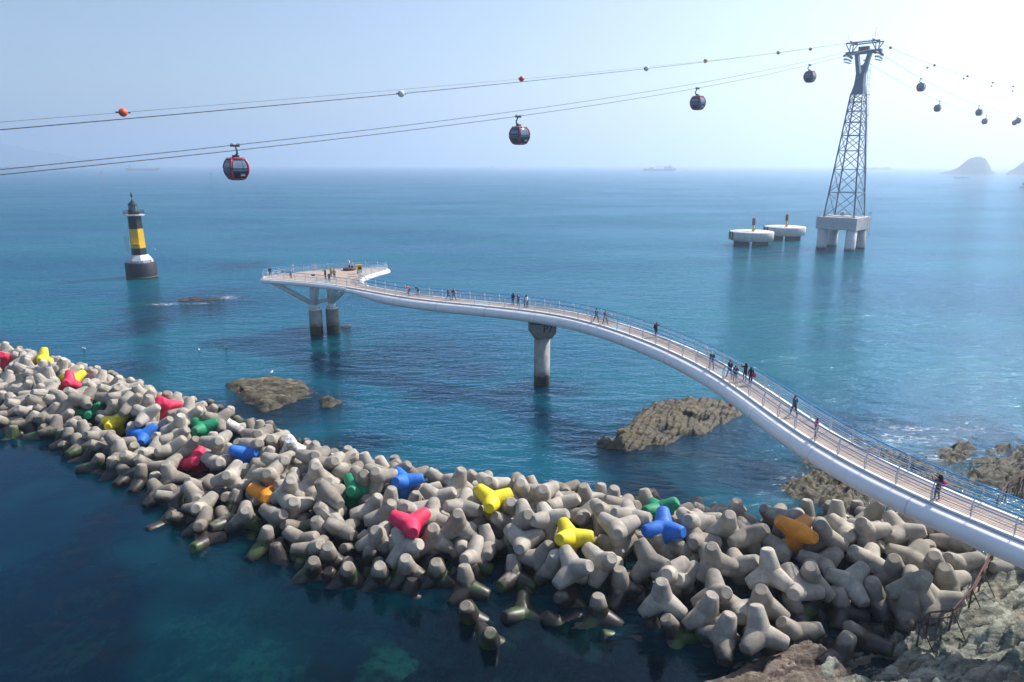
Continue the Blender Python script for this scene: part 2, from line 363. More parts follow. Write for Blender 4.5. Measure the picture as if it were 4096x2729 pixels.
def sea_mat():
    t = NT('sea_water'); p = t.pos(); px, py, pz = t.sep(p)
    calm, reef, clear, foam_sparkle = [t.attr(k) for k in ('calm', 'reef', 'clear', 'foam_sparkle')]
    m1 = t.n("ShaderNodeMapping", {'Vector': p, 'Rotation': (0, 0, 0.12), 'Scale': (0.42, 1.0, 1.0)}).outputs[0]
    m2 = t.n("ShaderNodeMapping", {'Vector': p, 'Rotation': (0, 0, -0.28), 'Scale': (0.5, 1.0, 1.0)}).outputs[0]
    w1 = t.noise(0.75, 3, 0.55, m1, 0.6); w2 = t.noise(0.22, 2, 0.5, m2, 0.3); w3 = t.noise(3.0, 3, 0.6, m2, 0.4)
    gust = t.ramp(t.noise(0.02, 3, 0.55, m1), 0.35, 0.65)
    h = t.math('ADD', t.math('MULTIPLY', w1, 1.0), t.math('ADD', t.math('MULTIPLY', w2, 1.6), t.math('MULTIPLY', w3, 0.34)))
    act = t.math('MULTIPLY', t.math('SUBTRACT', 1.0, t.math('MULTIPLY', calm, 0.94)), t.math('ADD', 0.65, t.math('MULTIPLY', gust, 0.45)))
    nm = t.n("ShaderNodeBump", {'Strength': act, 'Distance': WAVE, 'Height': h}).outputs[0]
    # colour of the water body
    blot = t.ramp(t.noise(0.028, 4, 0.55, m2), 0.35, 0.66)
    body = t.mix(blot, SEA_A, SEA_B)
    body = t.mix(t.math('MULTIPLY', reef, 0.82), body, SEA_REEF)
    lagc = t.mix(t.ramp(t.noise(0.075, 3, 0.5, p), 0.44, 0.66), LAG_A, LAG_B)
    lagc = t.mix(t.math('MULTIPLY', reef, 0.6), lagc, (0.002, 0.009, 0.018))
    lagc = t.mix(t.math('MULTIPLY', t.math('MULTIPLY', reef, t.ramp(t.noise(0.8, 6, 0.75, m1), 0.55, 0.68)), 0.55), lagc, (0.040, 0.018, 0.012))
    body = t.mix(calm, body, lagc)
    diff = t.n("ShaderNodeSubsurfaceScattering", {'Color': body, 'Scale': 5.0, 'Radius': (0.6, 1.0, 1.2)}, falloff='BURLEY')
    tr = t.n("ShaderNodeBsdfTransparent", {'Color': (0.16, 0.42, 0.46)})
    inner = t.n("ShaderNodeMixShader", {0: clear, 1: diff.outputs[0], 2: tr.outputs[0]})
    gl = t.n("ShaderNodeBsdfGlossy", {'Color': (0.50, 0.70, 0.86), 'Roughness': t.math('ADD', 0.03, t.math('MULTIPLY', t.math('SUBTRACT', 1.0, calm), 0.05)), 'Normal': nm})
    fr = t.n("ShaderNodeFresnel", {'IOR': 1.333, 'Normal': nm})
    wat = t.n("ShaderNodeMixShader", {0: fr.outputs[0], 1: inner.outputs[0], 2: gl.outputs[0]})
    ft = t.math('MULTIPLY', t.math('MULTIPLY', foam_sparkle, 0.8), t.ramp(t.math('ADD', t.noise(2.6, 8, 0.8, m1, 0.8), t.math('MULTIPLY', foam_sparkle, 0.10)), 0.57, 0.72))
    fo = t.n("ShaderNodeBsdfDiffuse", {'Color': (0.75, 0.78, 0.8)})
    fin = t.n("ShaderNodeMixShader", {0: ft, 1: wat.outputs[0], 2: fo.outputs[0]})
    t.t.links.new(fin.outputs[0], t.out.inputs['Surface']); return t.mat
WAVE = 0.55
SEA_A, SEA_B, SEA_REEF = (0.001, 0.060, 0.108), (0.002, 0.098, 0.124), (0.004, 0.014, 0.036)
LAG_A, LAG_B = (0.000, 0.014, 0.034), (0.000, 0.044, 0.064)
sea_me.materials.append(sea_mat()); sea_me.polygons.foreach_set('use_smooth', [True] * len(sea_me.polygons))
sea = tag(link('sea', sea_me), 'blue green open sea with short wind waves', None, None, 'structure')
# seabed under the lagoon and the shallows
bx_, by_ = np.meshgrid(np.arange(-70, 48, 0.9), np.arange(14, 125, 0.9))
bz = -2.6 - 1.6 * np.clip(np.hypot((bx_ - 12) / 40, (by_ - 32) / 26) - 0.3, 0, 1.5) + 2.2 * (fbm(bx_ * 0.22, by_ * 0.22, 40) - 0.5) + 0.7 * fbm(bx_ * 0.9, by_ * 0.9, 41)
bz = np.minimum(bz, -0.75)
def bed_mat():
    t = NT('seabed'); p = t.pos()
    a = t.ramp(t.noise(0.22, 5, 0.62, p), 0.46, 0.6); b = t.ramp(t.noise(0.9, 5, 0.7, p), 0.42, 0.62)
    c = t.mix(a, (0.012, 0.016, 0.010), (0.26, 0.34, 0.20)); c = t.mix(t.math('MULTIPLY', b, 0.75), c, (0.02, 0.018, 0.012))
    c = t.mix(t.math('MULTIPLY', t.ramp(t.noise(0.35, 4, 0.6, p), 0.58, 0.68), 0.5), c, (0.10, 0.035, 0.012))
    return t.pbr(c, 0.95, 0, t.bump(t.noise(2.5, 5, 0.7, p), 0.8, 0.2))
bed_me = grid_mesh('seabed', bx_, by_, bz); bed_me.materials.append(bed_mat())
tag(link('seabed', bed_me), 'weedy seabed showing through the shallow water', None, None, 'structure')
# ------------------------------------------------------------------ rocks
def rock(name, poly, hmax, step, mat, seed, ramp=2.0, block=(2.2, 0.8), amp=(0.55, 0.28), ctrl=None, rot=0.5, stretch=1.8, margin=1.6, base=-0.15):
    """jagged rock: blocky tilted facets over a footprint that dips under the water"""
    P = np.array([(p[0], p[1]) for p in poly]); lo = P.min(0) - margin; hi = P.max(0) + margin
    Xr, Yr = np.meshgrid(np.arange(lo[0], hi[0], step), np.arange(lo[1], hi[1], step))
    Xr = Xr + (vnoise(Xr * 9, Yr * 9, seed) - 0.5) * step * 0.7; Yr = Yr + (vnoise(Xr * 9 + 50, Yr * 9, seed + 1) - 0.5) * step * 0.7
    sd = sdist(Xr, Yr, poly) + (fbm(Xr * 0.6, Yr * 0.6, seed + 3) - 0.47) * 1.6
    t = np.clip(sd / ramp, 0, 1); prof = np.where(sd > 0, t ** 0.6, sd * 0.8)
    if ctrl is not None:
        C_ = np.array([(c[0], c[1]) for c in ctrl]); Zc = np.array([c[2] for c in ctrl])
        w = 1 / (((Xr[..., None] - C_[:, 0]) ** 2 + (Yr[..., None] - C_[:, 1]) ** 2) + 0.5) ** 1.6
        H = (w * Zc).sum(-1) / w.sum(-1); Z = base + H * np.where(sd > 0, 0.25 + 0.75 * t, 0) + np.where(sd < 0, sd * 0.8, 0)
    else:
        Z = base + hmax * prof * (0.55 + 0.75 * fbm(Xr * 0.22, Yr * 0.22, seed + 9))
    ca, sa = math.cos(rot), math.sin(rot); U = (Xr * ca + Yr * sa) / stretch; V = -Xr * sa + Yr * ca
    fade = np.clip(0.35 + sd / 1.2, 0.15, 1)
    # dipping strata broken by cross joints, at two sizes, over a few big tilted blocks
    f1, f2, r1, r2, r3, dx, dy = voro(U / (block[0] * 1.5), V / (block[0] * 1.5), seed)
    Z = Z + fade * amp[0] * 0.8 * ((r1 - 0.5) + (r2 - 0.5) * dx + (r3 - 0.5) * dy)
    for k, (b, a) in enumerate(zip(block, amp)):
        ck, sk = math.cos(0.35 * k), math.sin(0.35 * k); U2, V2 = U * ck + V * sk, V * ck - U * sk
        w_ = V2 / (b * 0.75) + 1.3 * fbm(U2 / b * 0.5, V2 / b * 0.5, seed + 70 + k) + r1 * 1.7; row = np.floor(w_); fr = w_ - row
        u_ = U2 / (b * 0.9) + 7 * _hash(row, row * 0 + 3, seed + k) + 1.1 * fbm(U2 / b * 0.7, V2 / b * 0.7, seed + 75 + k) + (fr - 0.5) * 0.5; cl = np.floor(u_); fu = u_ - cl
        hb_ = _hash(row, cl, seed + 20 + k)
        gr_ = np.maximum(np.exp(-np.minimum(fr, 1 - fr) / 0.06), np.exp(-np.minimum(fu, 1 - fu) / 0.05) * (hb_ > 0.35))
        Z = Z + fade * a * ((fr - 0.5) * 0.75 + (hb_ - 0.5) * 0.9 + (fu - 0.5) * (hb_ - 0.5) * 0.9 - 0.45 * gr_ * np.clip(fbm(U2 * 0.6, V2 * 0.6, seed + 90 + k) * 3 - 0.8, 0.1, 1))
    Z = Z + fade * 0.25 * (fbm(Xr * 2.2, Yr * 2.2, seed + 30, 5) - 0.5)
    me = grid_mesh(name, Xr, Yr, Z, keep=sd > -margin)
    me.materials.append(mat); return link(name, me)
Z7 = lambda pts: zg(pts, 3000, 1400, 1.845); Z6 = lambda pts: zg(pts, 2200, 1150, 1.9617)
B_ = lambda pts: [g(x, y) for x, y in pts]
tag(rock('rocky_islet', Z6([(270, 1220), (340, 1165), (430, 1150), (520, 1110), (600, 1080), (640, 1005), (700, 945), (830, 905), (960, 875), (1150, 880), (1360, 890), (1450, 920), (1550, 995), (1480, 1035), (1340, 1090), (1280, 1130), (1100, 1180), (900, 1240), (820, 1240), (740, 1290), (600, 1300), (440, 1270), (330, 1250)]),
     0.6, 0.12, M['tanwarm'], 101, 1.2, (2.6, 0.9), (0.5, 0.24), rot=0.9, stretch=1.6), 'large ochre and brown rocky islet beside the curving walkway', 'rock')
tag(rock('rocky_islet', B_([(518, 885), (560, 872), (625, 866), (700, 882), (728, 903), (720, 915), (660, 930), (610, 948), (575, 935), (540, 908)]), 0.55, 0.15, M['tan'], 131, 1.3, (2.4, 0.9), (0.45, 0.24), rot=0.3),
    'olive grey rocky islet between the breakwater and the walkway', 'rock')
tag(rock('sea_rock', B_([(730, 917), (757, 911), (785, 925), (762, 938), (735, 936)]), 0.9, 0.16, M['reefrock'], 141, 1.2, (1.2, 0.5), (0.3, 0.15)),
    'small dark brown rock beside the olive grey islet', 'rock')
tag(rock('sea_rock', B_([(395, 688), (440, 681), (518, 679), (530, 685), (480, 697), (420, 695)]), 0.12, 0.25, M['reefrock'], 151, 2.0, (1.6, 0.7), (0.3, 0.2), base=-0.2), 'low dark reef rock awash with surf near the lighthouse', 'rock')
tag(rock('sea_rock', B_([(770, 752), (800, 746), (830, 754), (800, 764), (775, 762)]), 0.15, 0.25, M['reefrock'], 155, 1.6), 'dark reef rock awash beside the twin bridge piers', 'rock')
tag(rock('shore_ledge', Z7([(170, 985), (260, 930), (350, 900), (380, 800), (470, 790), (600, 840), (700, 655), (800, 650), (950, 700), (1100, 770), (1300, 840), (1460, 870), (1520, 950), (1640, 1010), (1600, 1150), (1450, 1200), (1200, 1210), (1010, 1200), (890, 1160), (800, 1215), (720, 1250), (560, 1190), (360, 1095)]),
     0.5, 0.15, M['tan'], 171, 2.0, (1.5, 0.6), (0.55, 0.4), rot=0.6), 'flat broken tan rock ledge under the walkway', 'rock')
tag(rock('sea_rock', Z7([(1330, 765), (1460, 685), (1560, 675), (1640, 725), (1640, 790), (1540, 840), (1440, 850), (1390, 800)]), 0.6, 0.15, M['reefrock'], 181, 1.8, (1.3, 0.5)), 'dark weedy rock in the surf behind the walkway railing', 'rock')
tag(rock('shore_ledge', Z7([(1530, 905), (1700, 795), (1880, 695), (2080, 680), (2400, 720), (2500, 1000), (2300, 1180), (2050, 1120), (1800, 1010), (1620, 985)]), 0.7, 0.16, M['reefrock'], 191, 2.4, (1.6, 0.6), (0.55, 0.3)),
    'dark brown boulder-strewn ledge behind the landward end of the walkway', 'rock')
tag(rock('lagoon_rock', zg([(960, 960), (1060, 945), (1160, 975), (1120, 1040), (1040, 1110), (985, 1060)], 1500, 1850, 1.784), 0.25, 0.13, M['reefrock'], 201, 1.2, (0.9, 0.4), (0.35, 0.15), base=-0.3),
    'weedy brown rock just under the water in front of the tetrapods', 'rock')
tag(rock('lagoon_rock', zg([(1290, 1110), (1450, 1110), (1640, 1100), (1790, 1090), (1780, 1160), (1680, 1220), (1480, 1230), (1350, 1180)], 1500, 1850, 1.784), 0.32, 0.13, M['shore'], 211, 1.3, (1.1, 0.45), (0.4, 0.18), base=-0.28),
    'pale weed-edged rock slab breaking the water among the front tetrapods', 'rock')
Z4 = lambda pts, z=0.0: zg(pts, 2700, 1850, 1.686, z)
tag(rock('rock_slab', Z4([(180, 1640), (240, 1450), (380, 1345), (520, 1320), (640, 1290), (830, 1225), (1000, 1245), (1120, 1340), (1190, 1430), (1230, 1640)]), 0.7, 0.11, M['brownrock'], 221, 1.0, (1.6, 0.6), (0.42, 0.3), rot=0.35, stretch=2.6),
    'brown layered rock slab at the foot of the front tetrapods', 'rock')
ctrl = [(*g(bx, by, z * 0.72)[:2], z * 0.72) for bx, by, z in [(1960, 1550, 0.5), (2000, 1500, 0.6), (2050, 1520, 1.0), (2110, 1475, 1.3), (2170, 1490, 1.8), (2180, 1420, 1.6), (2235, 1380, 2.2), (2240, 1330, 2.0), (2300, 1300, 2.8), (2353, 1310, 3.4), (2300, 1400, 2.6), (2353, 1450, 3.0), (2353, 1568, 3.0), (2200, 1568, 2.2), (2080, 1600, 1.3), (2500, 1400, 4.0), (2500, 1250, 4.5), (2600, 1600, 4.0)]]
shore_poly = [Vector(p) for p in ((14.9, 27.5, 0), (16.5, 31.4, 0), (17.9, 33.2, 0), (20.2, 33.3, 0), (21.6, 34.3, 0), (24.2, 36.6, 0), (26.4, 39.0, 0), (28.6, 41.0, 0), (33, 42.5, 0), (48, 44, 0), (60, 30, 0), (50, 12, 0), (22, 14, 0), (14.8, 22, 0))]
tag(rock('rocky_shore', shore_poly, 3, 0.12, M['shore'], 231, 1.5, (2.2, 0.8), (0.6, 0.4), ctrl=ctrl, rot=0.45, stretch=2.4), 'grey green cracked rocky shore at the landward end', None, None, 'structure')
# ------------------------------------------------------------------ far islands, hills
def hill(name, cx, cy, prof, depth, mat, seed, label=None, cat=None, kind=None, step=None):
    """prof: (x offset, height) along the skyline"""
    px = np.array([p[0] for p in prof]); pz = np.array([p[1] for p in prof]); w = px[-1] - px[0]
    step = step or w / 90
    Xh, Yh = np.meshgrid(np.arange(px[0], px[-1] + step, step), np.linspace(-depth, depth, 31))
    H = np.interp(Xh, px, pz); v = np.clip(1 - (np.abs(Yh) / depth) ** 1.7, 0, 1)
    Zh = H * v + (fbm(Xh / w * 30, Yh / w * 30, seed) - 0.5) * pz.max() * 0.13 * (v > 0.05) - 1.0
    Zh += np.where(v > 0.15, (vnoise(Xh / w * 160, Yh / w * 160, seed + 5)) * pz.max() * 0.035 * np.minimum(1, H / (0.3 * pz.max())), 0)
    me = grid_mesh(name, Xh, Yh, Zh); me.materials.append(mat); ang = -math.atan2(cx, cy)
    o = link(name, me, None, (cx, cy, 0)); o.rotation_euler = (0, 0, ang); return tag(o, label, cat, None, kind)
I1 = g(2225, 400)
hill('rocky_island', I1.x, I1.y, [(x * 1.32, z * 0.70) for x, z in ((-58, 0), (-45, 8), (-36, 14), (-26, 20), (-15, 37), (-6, 56), (3, 66), (10, 70), (18, 68), (26, 62), (32, 46), (37, 30), (43, 8), (45, 14), (47, 4), (54, 1))], 60, M['island'], 301,
     'hazy steep wooded island standing alone out at sea', 'island')
hill('rocky_island', I1.x + 122, I1.y - 85, [(-62, 0), (-54, 9), (-44, 15), (-32, 28), (-18, 42), (-5, 52), (14, 58), (50, 55), (90, 30), (120, 0)], 70, M['island'], 311,
     'hazy wooded island cut off by the picture edge', 'island')
hill('hills', -5600, 6600, [(-1500, 0), (-900, 120), (-300, 330), (0, 380), (250, 360), (700, 220), (1300, 90), (1900, 0)], 900, M['island'], 321, 'faint hazy headland hills on the horizon', None, 'structure')
# ------------------------------------------------------------------ air
HAZE_D = 0.00033
t = NT('sea_haze')
vol = t.n("ShaderNodeVolumePrincipled", {'Color': (0.70, 0.82, 1.0), 'Density': HAZE_D, 'Anisotropy': 0.5})
t.t.links.new(vol.outputs[0], t.out.inputs['Volume'])
hz = MB().box((0, 3500, 196), (34000, 26000, 408)).build('haze', t.mat)
tag(hz, 'pale sea haze veiling the horizon', None, None, 'stuff')

# ------------------------------------------------------------------ walkway bridge
NE = [(-25.88, 99.92, 9.6), (-24.15, 98.65, 9.6), (-22.40, 97.26, 9.6), (-20.65, 95.80, 9.6), (-18.91, 94.33, 9.6), (-17.21, 92.93, 9.6), (-15.53, 91.63, 9.6), (-13.83, 90.44, 9.6), (-12.10, 89.34, 9.6), (-10.31, 88.32, 9.6), (-8.48, 87.37, 9.6), (-6.62, 86.46, 9.6), (-4.75, 85.59, 9.6), (-2.89, 84.71, 9.6), (-1.06, 83.81, 9.6), (0.74, 82.85, 9.6), (2.49, 81.81, 9.59), (4.18, 80.66, 9.58), (5.79, 79.35, 9.57), (7.32, 77.87, 9.55), (8.76, 76.20, 9.52), (10.11, 74.37, 9.50), (11.38, 72.41, 9.47), (12.55, 70.39, 9.44), (13.64, 68.34, 9.40), (14.65, 66.33, 9.35), (15.57, 64.37, 9.27), (16.41, 62.45, 9.18), (17.17, 60.54, 9.08), (17.83, 58.61, 8.98), (18.40, 56.57, 8.87), (18.90, 54.35, 8.76), (19.35, 51.96, 8.66), (19.79, 49.50, 8.55), (20.26, 47.12, 8.45), (20.79, 44.95, 8.34), (21.40, 42.97, 8.24), (22.10, 41.12, 8.13), (22.91, 39.35, 8.02), (23.81, 37.65, 7.92), (24.81, 36.00, 7.81), (25.88, 34.41, 7.71), (26.99, 32.85, 7.60), (28.2, 31.25, 7.5), (29.5, 29.65, 7.4), (30.9, 28.0, 7.3), (32.4, 26.3, 7.2)]
DZ = 9.6; W = 2.3
def resample(pts, step):
    P = np.array(pts, float)
    # Catmull-Rom densify, then even spacing
    Q = []
    E_ = np.vstack([2 * P[0] - P[1], P, 2 * P[-1] - P[-2]])
    for i in range(1, len(E_) - 2):
        for t in np.linspace(0, 1, 8, endpoint=False):
            a, b, c, d = E_[i - 1], E_[i], E_[i + 1], E_[i + 2]
            Q.append(0.5 * ((2 * b) + (-a + c) * t + (2 * a - 5 * b + 4 * c - d) * t * t + (-a + 3 * b - 3 * c + d) * t ** 3))
    Q.append(P[-1]); Q = np.array(Q)
    s = np.concatenate([[0], np.cumsum(np.linalg.norm(np.diff(Q[:, :2], axis=0), axis=1))])
    n = max(2, int(round(s[-1] / step))); ss = np.linspace(0, s[-1], n + 1)
    return np.stack([np.interp(ss, s, Q[:, k]) for k in range(3)], 1)
def normals(Q, closed=False):
    if closed: T_ = np.roll(Q, -1, 0) - np.roll(Q, 1, 0)
    else: T_ = np.gradient(Q, axis=0)
    T_ = T_[:, :2] / np.linalg.norm(T_[:, :2], axis=1)[:, None]
    return np.stack([-T_[:, 1], T_[:, 0]], 1), T_
def off(Q, Nn, n, dz): return [Vector((Q[i, 0] + Nn[i, 0] * n, Q[i, 1] + Nn[i, 1] * n, Q[i, 2] + dz)) for i in range(len(Q))]
def sweep(mb, Q, Nn, prof, cap=True, closed=False):
    k = len(prof); vs = []; n = len(Q)
    for i in range(n):
        for a, b in prof: vs.append((Q[i, 0] + Nn[i, 0] * a, Q[i, 1] + Nn[i, 1] * a, Q[i, 2] + b))
    fs = []
    for i in range(n if closed else n - 1):
        for j in range(k):
            i2 = (i + 1) % n
            fs.append((i * k + j, i2 * k + j, i2 * k + (j + 1) % k, i * k + (j + 1) % k))
    if cap and not closed: fs.append(tuple(range(k))); fs.append(tuple((n - 1) * k + j for j in range(k))[::-1])
    mb.add(vs, fs); return mb
bridge = empty('walkway_bridge', (0, 0, 0))
tag(bridge, 'curving white steel sea walkway with timber deck and blue handrails', 'bridge')
Q = resample(NE[1:], 0.55); Nn, Tn = normals(Q)
# girder: rounded steel tube-sided box, slender where it flows into the platform
hw = W / 2
def stadium(depth, bulge):
    pts = []
    for a in np.linspace(90, 270, 13):
        pts.append((-0.22 - bulge * (-math.cos(R(a))) * 1.0, -0.10 - depth / 2 + depth / 2 * math.sin(R(a))))
    right = [(W - x, z) for x, z in pts][::-1]
    return pts + right
mb = MB(); vs = []; k = 26
for i in range(len(Q)):
    s_ = min(1.0, i * 0.55 / 9.0); s_ = s_ * s_ * (3 - 2 * s_)
    for a, b in stadium(0.62 + 0.62 * s_, 0.36 + 0.30 * s_):
        vs.append((Q[i, 0] + Nn[i, 0] * a, Q[i, 1] + Nn[i, 1] * a, Q[i, 2] + b))
fs = [(i * k + j, i * k + (j + 1) % k, (i + 1) * k + (j + 1) % k, (i + 1) * k + j) for i in range(len(Q) - 1) for j in range(k)]
fs += [tuple(range(k))[::-1], tuple((len(Q) - 1) * k + j for j in range(k))]
mb.add(vs, fs); gir = mb.build('girder', M['white'], bridge, True)
for i in range(20, len(Q) - 2, 13):   # bolted and welded joints round the tube
    pr_ = [(a + (-0.009 if a < hw else 0.009), b + (0.004 if b > -0.6 else -0.009)) for a, b in stadium(1.24, 0.66)]
    q2 = np.array([Q[i] - np.append(Tn[i], 0) * 0.035, Q[i] + np.append(Tn[i], 0) * 0.035])
    sweep(MB(), q2, np.array([Nn[i], Nn[i]]), pr_).build('girder_joint', M['rail'], bridge)
KERB = [(-0.10, -0.04), (-0.10, 0.10), (0.10, 0.10), (0.10, -0.04)]
sweep(MB(), Q, Nn, KERB).build('kerb', M['kerb'], bridge)
sweep(MB(), Q, Nn, [(W + a, b) for a, b in KERB]).build('kerb', M['kerb'], bridge)
# platform outline (anticlockwise seen from above): near side, junction, inner bay, far side
PN = [(-39.3, 107.0), (-39.0, 106.3), (-37.0, 105.5), (-35.0, 104.8), (-33.0, 103.9), (-31.2, 103.0), (-29.3, 102.1), (-27.6, 101.1), (-25.9, 99.9), (-24.15, 98.65)]
PI = [(-21.7, 100.5), (-22.9, 102.6), (-23.5, 104.6), (-23.6, 106.8), (-23.3, 109.0), (-22.7, 111.4), (-21.8, 113.8), (-21.3, 115.2)]
PF = [(-21.3, 116.2), (-21.8, 117.1), (-23.2, 117.9), (-25.1, 118.1), (-27.2, 117.8), (-29.0, 117.0), (-30.9, 116.0), (-32.7, 114.9), (-34.4, 113.5), (-35.8, 112.3), (-37.3, 111.1), (-38.5, 109.6), (-39.3, 108.3)]
OUT = PN + [(-22.40 + 0.9, 97.26 + 1.05)] + PI + PF
OUTP = [Vector((p[0], p[1], DZ)) for p in OUT]
mb = MB().prism(OUT, DZ - 0.42, DZ - 0.06); mb.build('platform_slab', M['white'], bridge)
edge = resample([(p[0], p[1], DZ) for p in PI + PF + PN], 0.6); eN, eT = normals(edge)     # inside is to the left
mb = MB(); mb.tube([Vector((e[0] - n[0] * 0.12, e[1] - n[1] * 0.12, DZ - 0.34)) for e, n in zip(edge, eN)], 0.36, 12)
mb.build('platform_edge_tube', M['white'], bridge, True)
sweep(MB(), edge, eN, KERB).build('kerb', M['kerb'], bridge)
# deck planks: the nearest are single boards, the rest one part
boards = []
Qd = resample(NE[1:], 0.15); dN, dT = normals(Qd)
for i in range(len(Qd) - 1):
    c = (Qd[i] + Qd[i + 1]) / 2; n = (dN[i] + dN[i + 1]) / 2
    boards.append((Vector((c[0] + n[0] * hw, c[1] + n[1] * hw, c[2] + 0.0)), math.atan2(n[1], n[0]), W - 0.21, (Qd[i + 1, 2] - Qd[i, 2]) / 0.15))
for yb in np.arange(99.0, 118.0, 0.15):
    xsx = []
    for a, b in zip(OUT, OUT[1:] + OUT[:1]):
        if (a[1] > yb) != (b[1] > yb): xsx.append(a[0] + (b[0] - a[0]) * (yb - a[1]) / (b[1] - a[1]))
    xsx.sort()
    for x0, x1 in zip(xsx[::2], xsx[1::2]):
        if x1 - x0 > 0.5: boards.append((Vector(((x0 + x1) / 2, yb, DZ - 0.004)), 0.0, x1 - x0 - 0.1, 0))
boards.sort(key=lambda b: b[0].length)
pm = MB().box((0, 0, 0), (1, 0.138, 0.05)).mesh('plank', M['plank'])
for c, rz, L, sl in boards[:300]:
    o = link('plank', pm, bridge, c); o.rotation_euler = (0, 0, rz); o.scale = (L, 1, 1)
mb = MB()
for c, rz, L, sl in boards[300:]: mb.box(c, (L, 0.138, 0.05), Matrix.Rotation(rz, 3, 'Z'))
tag(mb.build('planks', M['plank'], bridge), kind='stuff')
# clear glass floor panels let into the boards
for f0, f1 in ((0.235, 0.26), (0.445, 0.462), (0.30, 0.312), (0.62, 0.635)):
    a, b = int(f0 * len(Qd)), int(f1 * len(Qd))
    sweep(MB(), Qd[a:b + 1], dN[a:b + 1], [(0.45, 0.02), (0.45, 0.032), (W - 0.45, 0.032), (W - 0.45, 0.02)]).build('glass_panel', M['glassfloor'], bridge)
gp = [(-30.6, 103.3), (-27.0, 101.4), (-26.0, 102.4), (-28.5, 103.6), (-30.2, 104.2)]
MB().prism(gp, DZ + 0.022, DZ + 0.034).build('glass_panel', M['glassfloor'], bridge)
# railing posts: flat steel blades with a lens-shaped opening, leaning in at the top
def post_mesh():
    lo = [(0.06, 0.0), (0.10, 0.25), (0.10, 0.5), (0.07, 0.75), (0.09, 0.95), (0.17, 1.12), (0.10, 1.16), (0.0, 0.98), (-0.08, 0.75), (-0.11, 0.5), (-0.09, 0.25), (-0.06, 0.0)]
    hi = [(0.02, 0.06), (0.055, 0.27), (0.055, 0.5), (0.03, 0.70), (0.035, 0.82), (0.045, 0.90), (0.03, 0.90), (0.0, 0.86), (-0.045, 0.70), (-0.07, 0.5), (-0.055, 0.27), (-0.02, 0.06)]
    n = len(lo); vs = []
    for y in (-0.022, 0.022):
        vs += [(a, y, b) for a, b in lo] + [(a, y, b) for a, b in hi]
    fs = []
    for i in range(n):
        j = (i + 1) % n
        fs += [(i, j, n + j, n + i), (2 * n + j, 2 * n + i, 3 * n + i, 3 * n + j), (i, 2 * n + i, 2 * n + j, j), (n + i, n + j, 3 * n + j, 3 * n + i)]
    return MB().add(vs, fs).mesh('railing_post', M['rail'])
POST = post_mesh()
def railing(path, inward, skip0=0):
    """path: kerb line; inward: +1 when the deck lies to the left of the path"""
    N_, T_ = normals(path)
    L = resample(path, 2.15); Ln, Lt = normals(L)
    for i in range(len(L)):
        o = link('railing_post', POST, bridge, Vector((L[i, 0], L[i, 1], L[i, 2] + 0.09)))
        o.rotation_euler = (0, 0, math.atan2(Ln[i, 1] * inward, Ln[i, 0] * inward))
    for nm, n, dz, r, m in (('handrail', 0.135, 1.26, 0.044, 'blue'), ('handrail', 0.20, 0.80, 0.036, 'blue'), ('cable_rail', 0.07, 1.03, 0.016, 'rail'), ('cable_rail', -0.03, 0.86, 0.016, 'rail'),
                            ('cable_rail', -0.05, 0.68, 0.016, 'rail'), ('cable_rail', -0.06, 0.52, 0.016, 'rail'), ('cable_rail', -0.04, 0.36, 0.016, 'rail'), ('cable_rail', -0.01, 0.22, 0.016, 'rail')):
        MB().tube(off(path, N_ * inward, n, dz), r, 5).build(nm, M[m], bridge, True)
railing(Q, 1)
FARW = np.array([(Q[i, 0] + Nn[i, 0] * W, Q[i, 1] + Nn[i, 1] * W, Q[i, 2]) for i in range(len(Q)) if i * 0.55 > 1.6])
railing(resample(FARW, 0.6), -1)
railing(edge, 1)
# pier P7
PX, PY = 3.55, 82.2
i7 = int(np.argmin(np.hypot(Q[:, 0] + Nn[:, 0] * hw - PX, Q[:, 1] + Nn[:, 1] * hw - PY)))
PC = Vector((Q[i7, 0] + Nn[i7, 0] * hw, Q[i7, 1] + Nn[i7, 1] * hw, 0)); ang7 = math.atan2(Tn[i7, 1], Tn[i7, 0])
pier = empty('bridge_pier', PC, ang7 - R(42)); tag(pier, 'round concrete bridge pier with hammerhead cap marked P7', 'pier')
MB().lathe([(1.0, -4.5), (1.0, 6.45)], 32).build('column', M['pier'], pier, True)
cap = MB()
lv = [(0.95, 0.98, 6.15), (1.12, 1.15, 6.45), (1.22, 1.5, 6.95), (1.22, 1.5, 7.98), (1.16, 1.43, 8.05)]
for a, b, z in lv:
    ch = 0.14; cap.v += [(a, -b + ch, z), (a, b - ch, z), (a - ch, b, z), (-a + ch, b, z), (-a, b - ch, z), (-a, -b + ch, z), (-a + ch, -b, z), (a - ch, -b, z)]
cap.f = [(i * 8 + j, i * 8 + (j + 1) % 8, (i + 1) * 8 + (j + 1) % 8, (i + 1) * 8 + j) for i in range(4) for j in range(8)] + [tuple(range(8))[::-1], tuple(range(32, 40))]; cap.m = [0] * len(cap.f)
cap.build('pier_cap', M['pier'], pier)
MB().box((0, -0.75, 8.16), (0.5, 0.5, 0.24)).build('bearing', M['lhwhite'], pier)
MB().box((0, 0.75, 8.16), (0.5, 0.5, 0.24)).build('bearing', M['lhwhite'], pier)
cu = bpy.data.curves.new('pier_number', 'FONT'); cu.body = 'P7'; cu.size = 1.25; cu.extrude = 0.004; cu.align_x = 'CENTER'; cu.align_y = 'CENTER'
tx = bpy.data.objects.new('pier_number', cu); COL.objects.link(tx)
dg = bpy.context.evaluated_depsgraph_get(); pn_me = bpy.data.meshes.new_from_object(tx.evaluated_get(dg)); bpy.data.objects.remove(tx)
pn_me.materials.clear(); pn_me.materials.append(M['black'])
pn = link('pier_number', pn_me, pier, (1.232, 0.35, 7.45)); pn.rotation_euler = (math.pi / 2, 0, math.pi / 2)
